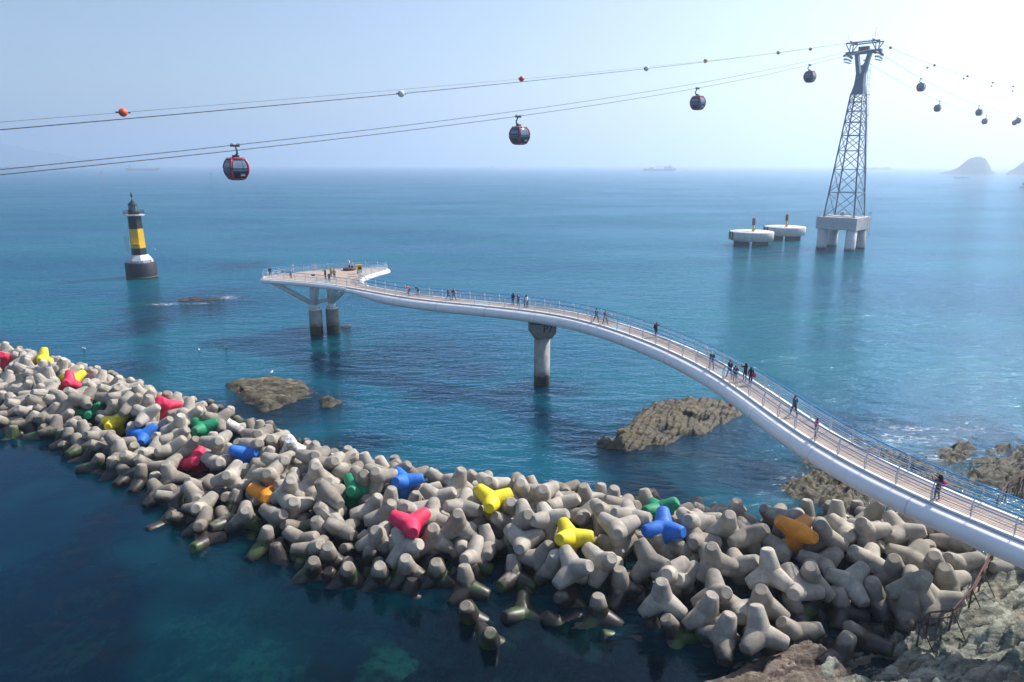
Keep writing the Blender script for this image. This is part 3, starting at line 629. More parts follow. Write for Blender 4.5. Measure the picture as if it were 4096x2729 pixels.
# twin piers with steel branches under the platform
P1, P2 = Vector((-32.2, 109.4, 0)), Vector((-29.7, 110.4, 0))
for nm, P in (('front', P1), ('rear', P2)):
    e = empty('bridge_pier', P)
    tag(e, 'concrete platform pier with long strut reaching to the platform tip' if nm == 'front' else 'concrete platform pier carrying two short branches toward the walkway', 'pier')
    MB().lathe([(1.06, -4.5), (1.06, 3.95), (1.0, 4.02)], 32).build('column', M['pier'], e, True)
    MB().lathe([(0.95, 4.03), (0.95, 4.2), (0.62, 4.22), (0.62, 4.9)], 16).build('base_plate', M['white'], e)
    for j in range(10):
        an = j * math.pi / 5; MB().lathe([(0.06, 4.2), (0.06, 4.42)], 6, (0.8 * math.cos(an), 0.8 * math.sin(an), 0)).build('anchor_bolt', M['darksteel'], e)
    br_ = [((0, 0, 4.7), (-0.2, 0, 9.1), 0.58)]
    if nm == 'front': br_ += [((-0.1, 0, 4.9), (-6.4, -1.6, 9.05), 0.42), ((0.1, -0.1, 4.9), (1.7, -3.6, 9.0), 0.42), ((0.3, 0, 5.2), (2.3, 0.9, 5.6), 0.34)]
    else: br_ += [((0.1, -0.1, 4.9), (2.0, -4.0, 9.0), 0.40), ((0.1, 0, 5.0), (4.6, -4.4, 9.0), 0.38), ((0.0, 0.2, 4.9), (1.5, 4.5, 9.0), 0.38)]
    for a, b, r in br_: MB().tube([a, b], r, 14).build('branch', M['white'], e, True)

# ------------------------------------------------------------------ cableway
TC = Vector((108.6, 226.5, 0)); TU = Vector((0.70711, 0.70711, 0)); TW = Vector((0.70711, -0.70711, 0))
TA = math.atan2(TU.y, TU.x)
tower = empty('cableway_tower', TC, TA)     # local x runs along the ropes, local -y toward the near track
tag(tower, 'tall slate blue lattice cableway tower on a four-legged concrete platform', 'tower')
L3 = lambda u, w, z: Vector((u, -w, z))
for su in (-1, 1):
    for sw in (-1, 1):
        pts = [(1.62 * math.cos(R(a)), 1.62 * math.sin(R(a))) for a in range(0, 360, 15)]
        MB().lathe([(1.62, -5), (1.62, 6.5)], 24, (4.5 * su, 4.5 * sw, 0)).build('column', M['pierlight'], tower, True)
MB().box((0, 0, 8.55), (12.6, 12.6, 3.9)).build('platform_slab', M['pierlight'], tower)
zb, zt, hb, ht = 10.5, 48.4, 4.7, 1.75
hh = lambda z: hb + (ht - hb) * (z - zb) / (zt - zb)
cor = [(-1, -1), (1, -1), (1, 1), (-1, 1)]
for a, b in cor: MB().tube([(a * hb, b * hb, zb), (a * ht, b * ht, zt)], 0.24, 8).build('leg', M['tower'], tower, True)
lev = [10.5, 18.2, 25.4, 31.2, 35.9, 39.9, 43.2, 46.0, 48.4]
for i, z in enumerate(lev):
    h = hh(z)
    for k in range(4):
        a, b = cor[k], cor[(k + 1) % 4]
        if i: MB().tube([(a[0] * h, a[1] * h, z), (b[0] * h, b[1] * h, z)], 0.13, 6).build('horizontal_brace', M['tower'], tower)
        else: MB().tube([(a[0] * h, a[1] * h, z + 0.25), (b[0] * h, b[1] * h, z + 0.25)], 0.13, 6).build('horizontal_brace', M['galv'], tower)
        if i < len(lev) - 1:
            z2 = lev[i + 1]; h2 = hh(z2)
            MB().tube([(a[0] * h, a[1] * h, z), (b[0] * h2, b[1] * h2, z2)], 0.12, 6).build('diagonal_brace', M['tower'], tower)
            MB().tube([(b[0] * h, b[1] * h, z), (a[0] * h2, a[1] * h2, z2)], 0.12, 6).build('diagonal_brace', M['tower'], tower)
# plated neck, fork and head
mb = MB()
def ring(h1, h2, z, ox=0): return [(-h1, -h2 + ox, z), (h1, -h2 + ox, z), (h1, h2 + ox, z), (-h1, h2 + ox, z)]
mb.add(ring(1.85, 1.85, 48.3) + ring(1.25, 1.3, 51.2) + ring(1.15, 1.2, 54.0), [(i * 4 + j, i * 4 + (j + 1) % 4, i * 4 + 4 + (j + 1) % 4, i * 4 + 4 + j) for i in range(2) for j in range(4)] + [(3, 2, 1, 0), (8, 9, 10, 11)])
mb.build('neck', M['tower'], tower)
for s in (-1, 1):
    mb = MB(); mb.add(ring(0.95, 0.56, 53.9, 0.62 * s) + ring(0.8, 0.5, 60.2, 1.9 * s), [(j, (j + 1) % 4, 4 + (j + 1) % 4, 4 + j) for j in range(4)] + [(3, 2, 1, 0), (4, 5, 6, 7)])
    mb.build('fork_arm', M['tower'], tower)
MB().box((0, 0, 60.5), (1.4, 10.4, 1.0)).build('crossbeam', M['tower'], tower)
MB().box((0, 0, 61.6), (1.2, 3.0, 1.1)).build('machine_housing', M['towerdark'], tower)
for s in (-1, 1):
    pts = [(x, 4.5 * s, 60.0 - 0.035 * x * x) for x in np.linspace(-3.3, 3.3, 11)]
    MB().tube(pts, 0.42, 6).build('rope_saddle', M['towerdark'], tower)
    MB().tube([(x, 4.5 * s, z - 1.1) for x, y, z in pts[1:-1]], 0.20, 6).build('sheave_rail', M['galv'], tower)
    for x in np.linspace(-2.7, 2.7, 6): MB().tube([(x, 4.5 * s - 0.14, 58.85 - 0.035 * x * x), (x, 4.5 * s + 0.14, 58.85 - 0.035 * x * x)], 0.28, 10).build('sheave', M['darksteel'], tower)
    MB().box((0, 4.5 * s, 57.9), (5.4, 0.9, 0.08)).build('catwalk', M['galv'], tower)
    for x in (-2.6, 0, 2.6): MB().tube([(x, 4.5 * s + 0.4 * s, 57.9), (x, 4.5 * s + 0.4 * s, 59.1)], 0.04, 4).build('catwalk_post', M['galv'], tower)
    MB().tube([(-2.6, 4.9 * s, 59.1), (2.6, 4.9 * s, 59.1)], 0.04, 4).build('catwalk_rail', M['galv'], tower)
for x in (-1.8, 1.8):
    MB().tube([(x, -4.9, 63.3), (x, 4.9, 63.3)], 0.2, 8).build('upper_crossbeam', M['tower'], tower)
    for s in (-1, 1):
        MB().tube([(0, 4.2 * s, 61.0), (x, 4.9 * s, 63.3)], 0.15, 6).build('head_brace', M['tower'], tower)
        MB().tube([(0, 3.4 * s, 61.0), (x, 2.6 * s, 63.3)], 0.15, 6).build('head_brace', M['tower'], tower)
for s in (-1, 1): MB().tube([(-3.0, 3.2 * s, 63.6), (3.0, 3.2 * s, 63.6)], 0.22, 8).build('upper_saddle', M['towerdark'], tower)
MB().tube([(0.5, -2.6, 63.3), (0.5, -2.6, 67.6)], 0.05, 5).build('antenna', M['darksteel'], tower)
MB().tube([(-1.5, 4.6, 63.3), (-1.5, 4.6, 66.0)], 0.05, 5).build('antenna', M['galv'], tower)
def ladder(parent, x0, y0, z0, x1, y1, z1, cage=True, mat='galv'):
    a, b = Vector((x0, y0, z0)), Vector((x1, y1, z1)); n = int((b - a).length / 0.9); e = empty('ladder'); e.parent = parent
    for s in (-0.22, 0.22): MB().tube([a + Vector((s, 0, 0)), b + Vector((s, 0, 0))], 0.04, 5).build('stile', M[mat], e)
    for s in (-0.42, 0.0, 0.42):
        if cage: MB().tube([a + Vector((s, -0.75 + abs(s) * 0.4, 0.5)), b + Vector((s, -0.75 + abs(s) * 0.4, 0.5))], 0.03, 4).build('cage_bar', M[mat], e)
    for i in range(n):
        p = a.lerp(b, (i + 0.5) / n)
        MB().tube([p + Vector((-0.22, 0, 0)), p + Vector((0.22, 0, 0))], 0.03, 4).build('rung', M[mat], e)
        if cage and i % 2 == 0: MB().tube([p + Vector(q) for q in ((-0.42, 0, 0), (-0.42, -0.6, 0), (0, -0.78, 0), (0.42, -0.6, 0), (0.42, 0, 0))], 0.03, 4).build('cage_hoop', M[mat], e)
ladder(tower, 1.0, -5.05, 12, 0.6, -2.1, 48.5)
ladder(tower, 0.6, -2.0, 48.5, 0.4, -1.7, 56.5)
ladder(tower, 3.0, -6.6, 3.4, 3.0, -6.6, 12.2)
ladder(tower, 3.0, -6.5, 0.4, 3.0, -6.5, 3.2, False)
for z in (18.2, 26, 34, 42, 48): MB().box((0.8, -hh(min(z, 48)) - 0.75, z), (1.6, 1.2, 0.08)).build('rest_platform', M['galv'], tower)
MB().tube([(-5.8, 5.7, 10.5), (-5.8, 5.7, 12.6)], 0.07, 5).build('light_post', M['galv'], tower)
MB().box((4.6, 2.0, 11.1), (1.6, 1.2, 1.2)).build('control_box', M['galv'], tower)
# ropes
ZP = dict(A=(0.0002, 0.20068, 61.29586), B=(0.00024, 0.21289, 61.77943), C1=(0.00009, 0.17229, 64.13609), C2=(0.00007, 0.16092, 63.41958),
          Ar=(0.00032, -0.11616, 61.67883), Br=(0.00027, -0.09436, 59.9), D1=(0.00018, -0.02657, 63.3), D2=(0.00007, -0.00644, 63.6))
def rp(key, t, w):
    c = ZP[key]; z = c[0] * t * t + c[1] * t + c[2]
    p = TC + TU * t + TW * w; return Vector((p.x, p.y, z))
def rope(keyl, keyr, w, r, label, dz=0.0):
    pts = [rp(keyl, t, w) for t in np.linspace(-330, -3.2, 48)] + [rp(keyr, t, w) for t in np.linspace(3.2, 330, 40)]
    pts = [p + Vector((0, 0, dz)) for p in pts]
    tag(MB().tube(pts, r, 6).build('cableway_rope', M['rope'], None, True), label, 'cable')
rope('A', 'Ar', -4.5, 0.05, 'thick carrying rope of the seaward track holding the red cabin over the lighthouse')
rope('B', 'Br', 4.5, 0.05, 'thick carrying rope of the landward track holding the cabin over the walkway')
rope('C1', 'D1', 3.2, 0.055, 'dark upper rope carrying white marker balls')
rope('C2', 'D2', -3.2, 0.022, 'thin upper rope carrying orange marker balls')
balls = [('C2', -211.2, -3.2, 'o'), ('C1', -178.1, 3.2, 'w'), ('C2', -148.1, -3.2, 'o'), ('C1', -120.6, 3.2, 'w'), ('C2', -88.1, -3.2, 'o'), ('C1', -65.3, 3.2, 'w'), ('C2', -31.8, -3.2, 'o'),
         ('D1', 13.6, 3.2, 'o'), ('D1', 63.3, 3.2, 'o'), ('D1', 111.6, 3.2, 'o'), ('D1', 157.5, 3.2, 'o'), ('D1', 202.5, 3.2, 'o'), ('D2', 78.5, -3.2, 'w'), ('D2', 133.7, -3.2, 'w'), ('D2', 187.8, -3.2, 'w'), ('D2', 238.6, -3.2, 'w')]
ordn = ['nearest to the camera', 'second out from the camera', 'third out from the camera', 'last before the tower']
ordo = ['above the lighthouse', 'above the curving walkway', 'fourth ball along from the lighthouse', 'closest to the tower on its near side']
ordw = ['between the first two orange balls', 'next after the orange ball over the walkway', 'second from the tower on its near side']
far_ = ['first', 'second', 'third', 'fourth', 'fifth']
bm_ = {}
def ball_mesh(mat):
    me = MB().lathe([(0.46 * a, 0.46 * b) for a, b in ((0.03, -1), (0.38, -0.925), (0.7, -0.7), (0.925, -0.38), (1, 0), (0.925, 0.38), (0.7, 0.7), (0.38, 0.925), (0.03, 1))], 18).mesh('marker_ball', mat, True); return me
bm_['o'] = ball_mesh(M['markorange']); bm_['w'] = ball_mesh(M['markwhite'])
MB_clamp = MB().tube([(-0.75, 0, 0), (0.75, 0, 0)], 0.09, 6).mesh('rope_clamp', M['darksteel'])
io = iw = ifo = ifw = 0
for key, t_, w_, c_ in balls:
    o = link('marker_ball', bm_[c_], None, rp(key, t_, w_)); o.rotation_euler = (0, 0, TA)
    link('rope_clamp', MB_clamp, o)
    if t_ < 0:
        if c_ == 'o': lab = 'orange aircraft marker ball on the upper rope, ' + ordo[io]; io += 1
        else: lab = 'white aircraft marker ball on the upper rope, ' + ordw[iw]; iw += 1
    else:
        if c_ == 'o': lab = 'dark red marker ball beyond the tower, %s on the lower ball rope' % far_[ifo]; ifo += 1
        else: lab = 'grey marker ball beyond the tower, %s on the higher ball rope' % far_[ifw]; ifw += 1
    tag(o, lab, 'marker ball', 'aircraft marker balls on the upper ropes')
# cabins
def rrect(hx, hy, r, z, n=4):
    pts = []
    for cx_, cy_, a0 in ((hx - r, hy - r, 0), (-hx + r, hy - r, 90), (-hx + r, -hy + r, 180), (hx - r, -hy + r, 270)):
        for k in range(n + 1):
            an = R(a0 + 90 * k / n); pts.append((cx_ + r * math.cos(an), cy_ + r * math.sin(an), z))
    return pts
def cabin():
    root = empty('cable_car_cabin')
    prof = [(-3.0, 0.95), (-2.7, 1.14), (-2.2, 1.36), (-1.75, 1.47), (-1.3, 1.5), (-0.8, 1.42), (-0.35, 1.26), (0.0, 1.05)]
    hz_ = lambda z: float(np.interp(z, [p[0] for p in prof], [p[1] for p in prof]))
    mb = MB(); n = 20
    for z, h in prof: mb.v += rrect(h * 0.97, h * 0.97, 0.42, z)
    k = n
    mb.f = [(i * k + j, i * k + (j + 1) % k, (i + 1) * k + (j + 1) % k, (i + 1) * k + j) for i in range(len(prof) - 1) for j in range(k)] + [tuple(range(k))[::-1], tuple((len(prof) - 1) * k + j for j in range(k))]
    mb.m = [0] * len(mb.f); mb.build('body', M['cabglass'], root, True)
    zs_ = np.linspace(-2.95, -0.02, 10)
    for sx, sy in ((-1, -1), (1, -1), (1, 1), (-1, 1)):
        MB().tube([(sx * (hz_(z) - 0.1), sy * (hz_(z) - 0.1), z) for z in zs_], 0.13, 8).build('corner_frame', M['red'], root, True)
    MB().tube([Vector(p) for p in rrect(1.06, 1.06, 0.42, 0.0)], 0.1, 6, closed=True).build('top_rim', M['red'], root, True)
    MB().tube([Vector(p) for p in rrect(0.96, 0.96, 0.4, -3.0)], 0.09, 6, closed=True).build('bottom_rim', M['red'], root, True)
    for rz in range(4):
        q = Matrix.Rotation(rz * math.pi / 2, 3, 'Z')
        def panel(name, x0, x1, zlo, zhi, mat, off_=0.02):
            m_ = MB(); st = np.linspace(zlo, zhi, 5); vs = []
            for z in st:
                for x in (x0, x1): vs.append(q @ Vector((x * hz_(z) / 1.5, -(hz_(z) * 0.97 + off_), z)))
            for z in st:
                for x in (x0, x1): vs.append(q @ Vector((x * hz_(z) / 1.5, -(hz_(z) * 0.97 - 0.03), z)))
            fs_ = [(2 * i, 2 * i + 1, 2 * i + 3, 2 * i + 2) for i in range(4)] + [(10 + 2 * i + 1, 10 + 2 * i, 10 + 2 * i + 2, 10 + 2 * i + 3) for i in range(4)]
            fs_ += [(2 * i, 2 * i + 2, 12 + 2 * i, 10 + 2 * i) for i in range(4)] + [(2 * i + 1, 11 + 2 * i, 13 + 2 * i, 2 * i + 3) for i in range(4)] + [(0, 10, 11, 1), (8, 9, 19, 18)]
            m_.add(vs, fs_); return m_.build(name, M[mat], root)
        if rz % 2 == 0:
            panel('window', -1.12, 0.45, -1.75, -0.28, 'cabpane'); panel('window', 0.56, 1.12, -1.75, -0.28, 'cabpane')
            panel('lower_panel', -1.1, 1.1, -2.85, -1.95, 'cabdark', 0.012)
            panel('lettering', 0.1, 0.85, -2.32, -2.22, 'letter', 0.024); panel('lettering', 0.1, 0.95, -2.55, -2.38, 'letter', 0.024)
        else:
            panel('door', -0.95, -0.05, -2.8, -0.25, 'cabpane'); panel('door', 0.05, 0.95, -2.8, -0.25, 'cabpane')
            panel('lower_panel', -0.9, 0.9, -2.82, -2.0, 'cabdark', 0.03)
        m_ = MB(); m_.box(q @ Vector((0, -1.5, -1.42)), q.to_3x3() @ Vector((2.6, 0.12, 0.10)) if False else (2.5 if rz % 2 == 0 else 0.12, 0.12 if rz % 2 == 0 else 2.5, 0.10)); m_.build('bumper_rail', M['cabdark'], root)
    MB().box((0, 0, -3.12), (1.4, 1.4, 0.14)).build('floor_frame', M['darksteel'], root)
    m_ = MB(); m_.v = rrect(1.02, 1.02, 0.42, 0.06) + rrect(0.7, 0.7, 0.3, 0.28); m_.f = [(j, (j + 1) % 20, 20 + (j + 1) % 20, 20 + j) for j in range(20)] + [tuple(range(20, 40)), tuple(range(20))[::-1]]; m_.m = [0] * 22
    m_.build('roof', M['cabroof'], root)
    for s in (-1, 1):
        MB().tube([(-1.0, 1.0 * s, 0.16), (1.0, 1.0 * s, 0.16)], 0.06, 5).build('roof_rack', M['darksteel'], root)
    MB().box((0, 0.25, 0.42), (0.9, 0.6, 0.35)).build('suspension_box', M['darksteel'], root)
    MB().tube([(0, 0.1, 0.45), (0, 0.55, 0.62), (0, 0.85, 0.85), (0, 0.9, 1.15), (0, 0.62, 1.6), (0, 0.5, 1.88)], [0.17, 0.17, 0.15, 0.14, 0.13, 0.13], 8, up=(1, 0, 0)).build('hanger_arm', M['darksteel'], root, True)
    gr = MB().box((0, 0.36, 1.98), (1.3, 0.42, 0.32)).build('grip', M['darksteel'], root)
    for x in (-0.5, 0.5): MB().tube([(x, 0.2, 2.16), (x, 0.5, 2.16)], 0.2, 10).build('grip_wheel', M['galv'], gr)
    return root
cab0 = cabin(); used = False
CAB = [('A', -198.4, -4.5, 1, 'red framed cable car cabin above the sea beyond the lighthouse, largest in view'),
       ('B', -156.7, 4.5, 0, 'red framed cable car cabin hanging high above the middle of the walkway'),
       ('B', -103.8, 4.5, 0, 'dark cable car cabin second from the tower on the near side'),
       ('B', -49.4, 4.5, 0, 'cable car cabin next before the tower on the near side'),
       ('Ar', 14.4, -4.5, 1, 'cable car cabin half hidden behind the tower fork'),
       ('Br', 45.2, 4.5, 0, 'hazy cable car cabin first beyond the tower on the higher rope'),
       ('Br', 133.6, 4.5, 0, 'hazy cable car cabin second beyond the tower on the higher rope'),
       ('Br', 220.3, 4.5, 0, 'faint cable car cabin overlapping another at the far end of the ropes, upper one'),
       ('Ar', 106.4, -4.5, 1, 'hazy cable car cabin second beyond the tower on the lower rope'),
       ('Ar', 193.5, -4.5, 1, 'hazy cable car cabin third beyond the tower on the lower rope'),
       ('Ar', 267.0, -4.5, 1, 'faint cable car cabin overlapping another at the far end of the ropes, lower one')]
for key, t_, w_, fl, lab in CAB:
    o = cab0 if not used else copy_tree(cab0); used = True
    p = rp(key, t_, w_)
    rz = TA + (math.pi if fl else 0)
    oy = Vector((math.cos(rz + math.pi / 2), math.sin(rz + math.pi / 2), 0)) * 0.36 * 0.82
    o.location = p - oy - Vector((0, 0, 2.08 * 0.82)); o.rotation_euler = (0, 0, rz); o.scale = (0.82, 0.82, 0.82)
    tag(o, lab, 'cable car', 'cable car cabins on the ropes')

# ------------------------------------------------------------------ lighthouse
LH = Vector((-91.4, 167.5, 0)); lh = empty('lighthouse', LH, R(9))
tag(lh, 'black and yellow banded lighthouse beacon standing on a round base in the sea', 'lighthouse')
MB().lathe([(3.45, -5), (3.5, 0.0), (3.5, 3.6), (3.42, 3.7)], 40).build('base_drum', M['black'], lh, True)
MB().lathe([(3.53, 0.0), (3.53, 0.42)], 40).build('tide_stain', M['wood_dark'], lh, True)
MB().lathe([(2.75, 3.7), (2.75, 4.4), (2.2, 5.2), (1.85, 5.6)], 8, a0=R(22.5)).build('white_plinth', M['lhwhite'], lh)
for a in range(8):
    an = R(45 * a); MB().box((2.68 * math.cos(an), 2.68 * math.sin(an), 4.05), (0.25, 1.4, 0.6), Matrix.Rotation(an, 3, 'Z')).build('plinth_panel', M['lhwhite'], lh)
HX = lambda r0, r1, z0, z1, m: MB().lathe([(r0, z0), (r1, z1)], 6, a0=R(0)).build('tower_band', m, lh)
HX(1.75, 1.72, 5.6, 7.25, M['black']); HX(1.72, 1.62, 7.25, 11.9, M['yellow']); HX(1.62, 1.55, 11.9, 15.0, M['black'])
MB().lathe([(2.25, 15.0), (2.3, 15.1), (2.3, 15.25), (2.2, 15.3)], 24).build('gallery_floor', M['lhwhite'], lh)
for k in range(16):
    an = R(22.5 * k); MB().tube([(2.2 * math.cos(an), 2.2 * math.sin(an), 15.25), (2.2 * math.cos(an), 2.2 * math.sin(an), 16.3)], 0.035, 4).build('gallery_post', M['darksteel'], lh)
for z in (15.6, 15.95, 16.3): MB().tube([(2.2 * math.cos(R(a)), 2.2 * math.sin(R(a)), z) for a in range(0, 360, 15)], 0.03, 4, closed=True).build('gallery_rail', M['darksteel'], lh)
MB().lathe([(1.25, 15.3), (1.25, 16.4)], 20).build('lantern_base', M['black'], lh, True)
MB().lathe([(0.92, 16.4), (0.92, 17.6)], 16).build('lantern_glass', M['lens'], lh)
for k in range(8):
    an = R(45 * k); MB().tube([(0.97 * math.cos(an), 0.97 * math.sin(an), 16.4), (0.97 * math.cos(an), 0.97 * math.sin(an), 17.6)], 0.045, 4).build('lantern_bar', M['darksteel'], lh)
MB().lathe([(1.15, 17.6), (1.1, 17.7), (0.35, 18.35), (0.2, 18.7), (0.05, 18.9)], 20).build('lantern_roof', M['black'], lh)
MB().tube([(0, 0, 18.8), (0, 0, 20.4)], 0.05, 5).build('finial_rod', M['darksteel'], lh)
MB().lathe([(0.03, 19.3), (0.36, 19.8)], 12).build('cone_topmark', M['black'], lh); MB().lathe([(0.36, 19.95), (0.03, 20.5)], 12).build('cone_topmark', M['black'], lh)
e = empty('ladder_stair'); e.parent = lh
for a_, b_ in (((-1.1, -1.9, 8.3), (0.9, -1.9, 8.3)),): MB().box((-0.1, -1.85, 8.3), (2.2, 0.7, 0.12)).build('landing', M['yellow'], e)
for x in (-1.1, -0.1, 0.9): MB().tube([(x, -2.15, 8.3), (x, -2.15, 9.3)], 0.04, 4).build('landing_post', M['yellow'], e)
MB().tube([(-1.1, -2.15, 9.3), (0.9, -2.15, 9.3)], 0.04, 4).build('landing_rail', M['yellow'], e)
for s in (-0.25, 0.25): MB().tube([(-2.0 + s, -1.4, 6.6), (-2.0 + s, -1.4, 10.6)], 0.04, 4).build('ladder_stile', M['galv'], e)
for z in np.arange(6.8, 10.5, 0.45): MB().tube([(-2.25, -1.4, z), (-1.75, -1.4, z)], 0.03, 4).build('rung', M['galv'], e)
# ------------------------------------------------------------------ mooring dolphins
def dolphin(P, lab):
    e = empty('mooring_dolphin', P, R(-20)); tag(e, lab, 'mooring', 'round mooring dolphins near the tower')
    MB().lathe([(7.0, 1.6), (7.3, 1.8), (7.3, 4.5), (7.2, 4.6)], 56).build('concrete_disc', M['disc'], e, True)
    for x in (-3.0, 3.0): MB().box((x, 0, -1.5), (5.2, 8.0, 6.2)).build('pier_wall', M['pier'], e)
    for a in (-178, -162, -146): MB().box((7.36 * math.cos(R(a)), 7.36 * math.sin(R(a)), 3.2), (0.3, 0.8, 2.6), Matrix.Rotation(R(a), 3, 'Z')).build('fender', M['black'], e)
    mk = empty('marker_post'); mk.parent = e
    MB().lathe([(0.5, 4.6), (0.42, 5.0), (0.3, 5.4), (0.3, 6.8)], 12, (0.4, 0, 0)).build('post', M['yellow'], mk, True)
    MB().box((0.9, -0.1, 5.4), (0.7, 0.5, 0.7)).build('ladder_box', M['yellow'], mk)
    MB().lathe([(0.55, 6.8), (0.55, 9.0)], 12, (0.4, 0, 0)).build('cage_wrap', M['wood_dark'], mk, True)
    for k in range(8):
        an = R(45 * k); MB().tube([(0.4 + 0.45 * math.cos(an), 0.45 * math.sin(an), 9.0), (0.4 + 0.75 * math.cos(an), 0.75 * math.sin(an), 9.7)], 0.05, 4).build('crown_spike', M['yellow'], mk)
d1 = g(1725, 562); d2 = g(1801, 549)
dolphin(d1, 'round white concrete mooring dolphin with yellow marker, closer one'); dolphin(d2, 'round white concrete mooring dolphin with yellow marker, next to the tower')
# ------------------------------------------------------------------ ships
def ship(bx, by, L, rz, style, lab, hullm='hullgrey', flip=1, hs=1.0):
    p = g(bx, by); e = empty('cargo_ship', p, -math.atan2(p.x, p.y) + rz); tag(e, lab, 'ship'); e.scale = (flip, 1, 1)
    b = L * 0.075; h = L * 0.055 * hs; n = 14; mb = MB(); xs_ = np.linspace(-0.5, 0.5, n)
    wd = lambda x: b * (1 - max(0, (x - 0.28) / 0.22) ** 2) * (1 - 0.25 * max(0, (-x - 0.42) / 0.08)) + 0.05
    sh = lambda x: h * (1 + 0.55 * max(0, (x - 0.3) / 0.2) ** 1.5 + 0.35 * max(0, (-x - 0.32) / 0.18))
    for x in xs_:
        w_ = wd(x); rk = L * 0.02 * max(0, (x - 0.3) / 0.2)
        mb.v += [(x * L, -w_ * 0.85, -2.0), (x * L, w_ * 0.85, -2.0), (x * L + rk, w_, sh(x)), (x * L + rk, -w_, sh(x))]
    mb.f = [(i * 4 + j, i * 4 + 4 + j, i * 4 + 4 + (j + 1) % 4, i * 4 + (j + 1) % 4) for i in range(n - 1) for j in range(4)] + [(0, 1, 2, 3), (4 * n - 1, 4 * n - 2, 4 * n - 3, 4 * n - 4)]
    mb.m = [0] * len(mb.f); mb.build('hull', M[hullm], e)
    def blk(name, x, w_, z0, hh_, l_, m='shipwhite'): MB().box((x * L, 0, z0 + hh_ / 2), (l_ * L, w_ * b * 2, hh_)).build(name, M[m], e)
    if style in ('tanker', 'bulk'):
        blk('superstructure', -0.38, 0.8, h, L * 0.09, 0.09); blk('bridge_deck', -0.375, 0.95, h + L * 0.09, L * 0.02, 0.06); blk('funnel', -0.455, 0.3, h, L * 0.085, 0.03, 'hullred')
        MB().tube([(-0.37 * L, 0, h + L * 0.11), (-0.37 * L, 0, h + L * 0.15)], L * 0.003, 4).build('mast', M['hullgrey'], e)
        MB().tube([(0.44 * L, 0, h), (0.44 * L, 0, h + L * 0.06)], L * 0.003, 4).build('mast', M['hullgrey'], e)
        for x in (-0.2, -0.02, 0.16, 0.3): blk('hatch', x, 0.7, h, L * 0.012, 0.12, 'hullred')
    elif style == 'coaster':
        blk('superstructure', -0.33, 0.8, h, L * 0.06, 0.2); blk('bridge_deck', -0.30, 0.7, h + L * 0.06, L * 0.035, 0.1); blk('funnel', -0.38, 0.3, h + L * 0.06, L * 0.06, 0.035, 'hullgrey')
        for x in (-0.18, -0.08): MB().tube([(x * L, 0, h), (x * L, 0, h + L * 0.075)], L * 0.008, 5).build('crane_post', M['shipwhite'], e)
        MB().tube([(-0.18 * L, 0, h + L * 0.075), (-0.08 * L, 0, h + L * 0.075)], L * 0.007, 5).build('crane_beam', M['shipwhite'], e)
    elif style == 'crane':
        blk('superstructure', 0.30, 0.8, h, L * 0.07, 0.22); blk('bridge_deck', 0.31, 0.7, h + L * 0.07, L * 0.03, 0.12); blk('funnel', 0.18, 0.35, h, L * 0.075, 0.05, 'hullgrey'); blk('deck_house', -0.25, 0.7, h, L * 0.05, 0.12, 'signgreen')
        MB().tube([(-0.12 * L, 0, h), (-0.06 * L, 0, h + L * 0.14)], L * 0.012, 6).build('crane_boom', M['shipwhite'], e)
        MB().tube([(-0.06 * L, 0, h + L * 0.09), (0.16 * L, 0, h + L * 0.07)], L * 0.006, 5).build('crane_stay', M['hullgrey'], e)
        MB().tube([(0.34 * L, 0, h + L * 0.1), (0.34 * L, 0, h + L * 0.19)], L * 0.004, 4).build('mast', M['hullgrey'], e)
    else:
        blk('superstructure', 0.28, 0.8, h, L * 0.06, 0.24); blk('bridge_deck', 0.3, 0.7, h + L * 0.06, L * 0.03, 0.14)
        for x in (-0.3, -0.1): MB().tube([(x * L, 0, h), (x * L, 0, h + L * 0.1)], L * 0.007, 5).build('mast', M['hullgrey'], e); 
        blk('deck_gear', -0.2, 0.7, h, L * 0.035, 0.3, 'hullgrey'); MB().tube([(0.33 * L, 0, h + L * 0.08), (0.33 * L, 0, h + L * 0.17)], L * 0.004, 4).build('mast', M['hullgrey'], e)
ship(1515, 392.4, 138, 0.0, 'crane', 'grey work ship with a deck crane anchored in the haze, mid horizon')
ship(2018, 390, 118, 0.0, 'trawler', 'small grey trawler-like ship in the haze just beyond the tower')
ship(328, 391.2, 140, 0.0, 'coaster', 'grey coaster with aft wheelhouse anchored under the cable ropes', flip=1)
ship(20, 390, 215, 0.0, 'bulk', 'long dark cargo ship with white superstructure cut by the picture edge')
ship(165, 385, 260, 0.0, 'bulk', 'faint cargo ship with a white superstructure before the hazy hills', flip=1)
ship(700, 381.5, 240, 0.0, 'tanker', 'very faint tanker on the horizon, closer to the lighthouse side')
ship(797, 380, 340, 0.0, 'tanker', 'very faint long tanker on the horizon, next one along')
ship(1060, 379.5, 420, 0.0, 'tanker', 'very faint long tanker on the horizon above the walkway')
ship(1192, 381, 210, 0.0, 'trawler', 'very faint ship with a tall bridge below the middle cabin')
ship(1525, 378.5, 420, 0.0, 'tanker', 'ghostly long ship on the horizon behind the work ship', flip=-1)
ship(450, 379, 260, 0.0, 'bulk', 'ghostly ship on the horizon beside the big red cabin')
p = g(2352, 431); e = empty('work_barge', p, -0.6); tag(e, 'small dark work barge at the picture edge', 'boat')
MB().box((2.5, 0, 0.6), (14, 5, 1.4)).build('hull', M['hullgrey'], e); MB().box((3.5, 0, 4.2), (11, 4.5, 3.4)).build('cabin', M['hullgrey'], e)
for x in (-1, 2, 6): MB().tube([(x, -2, 1.2), (x, -2, 2.6)], 0.15, 5).build('post', M['darksteel'], e)
p = g(2208, 409); e = empty('small_boat', p, -0.5); tag(e, 'small low boat in front of the lone island', 'boat')
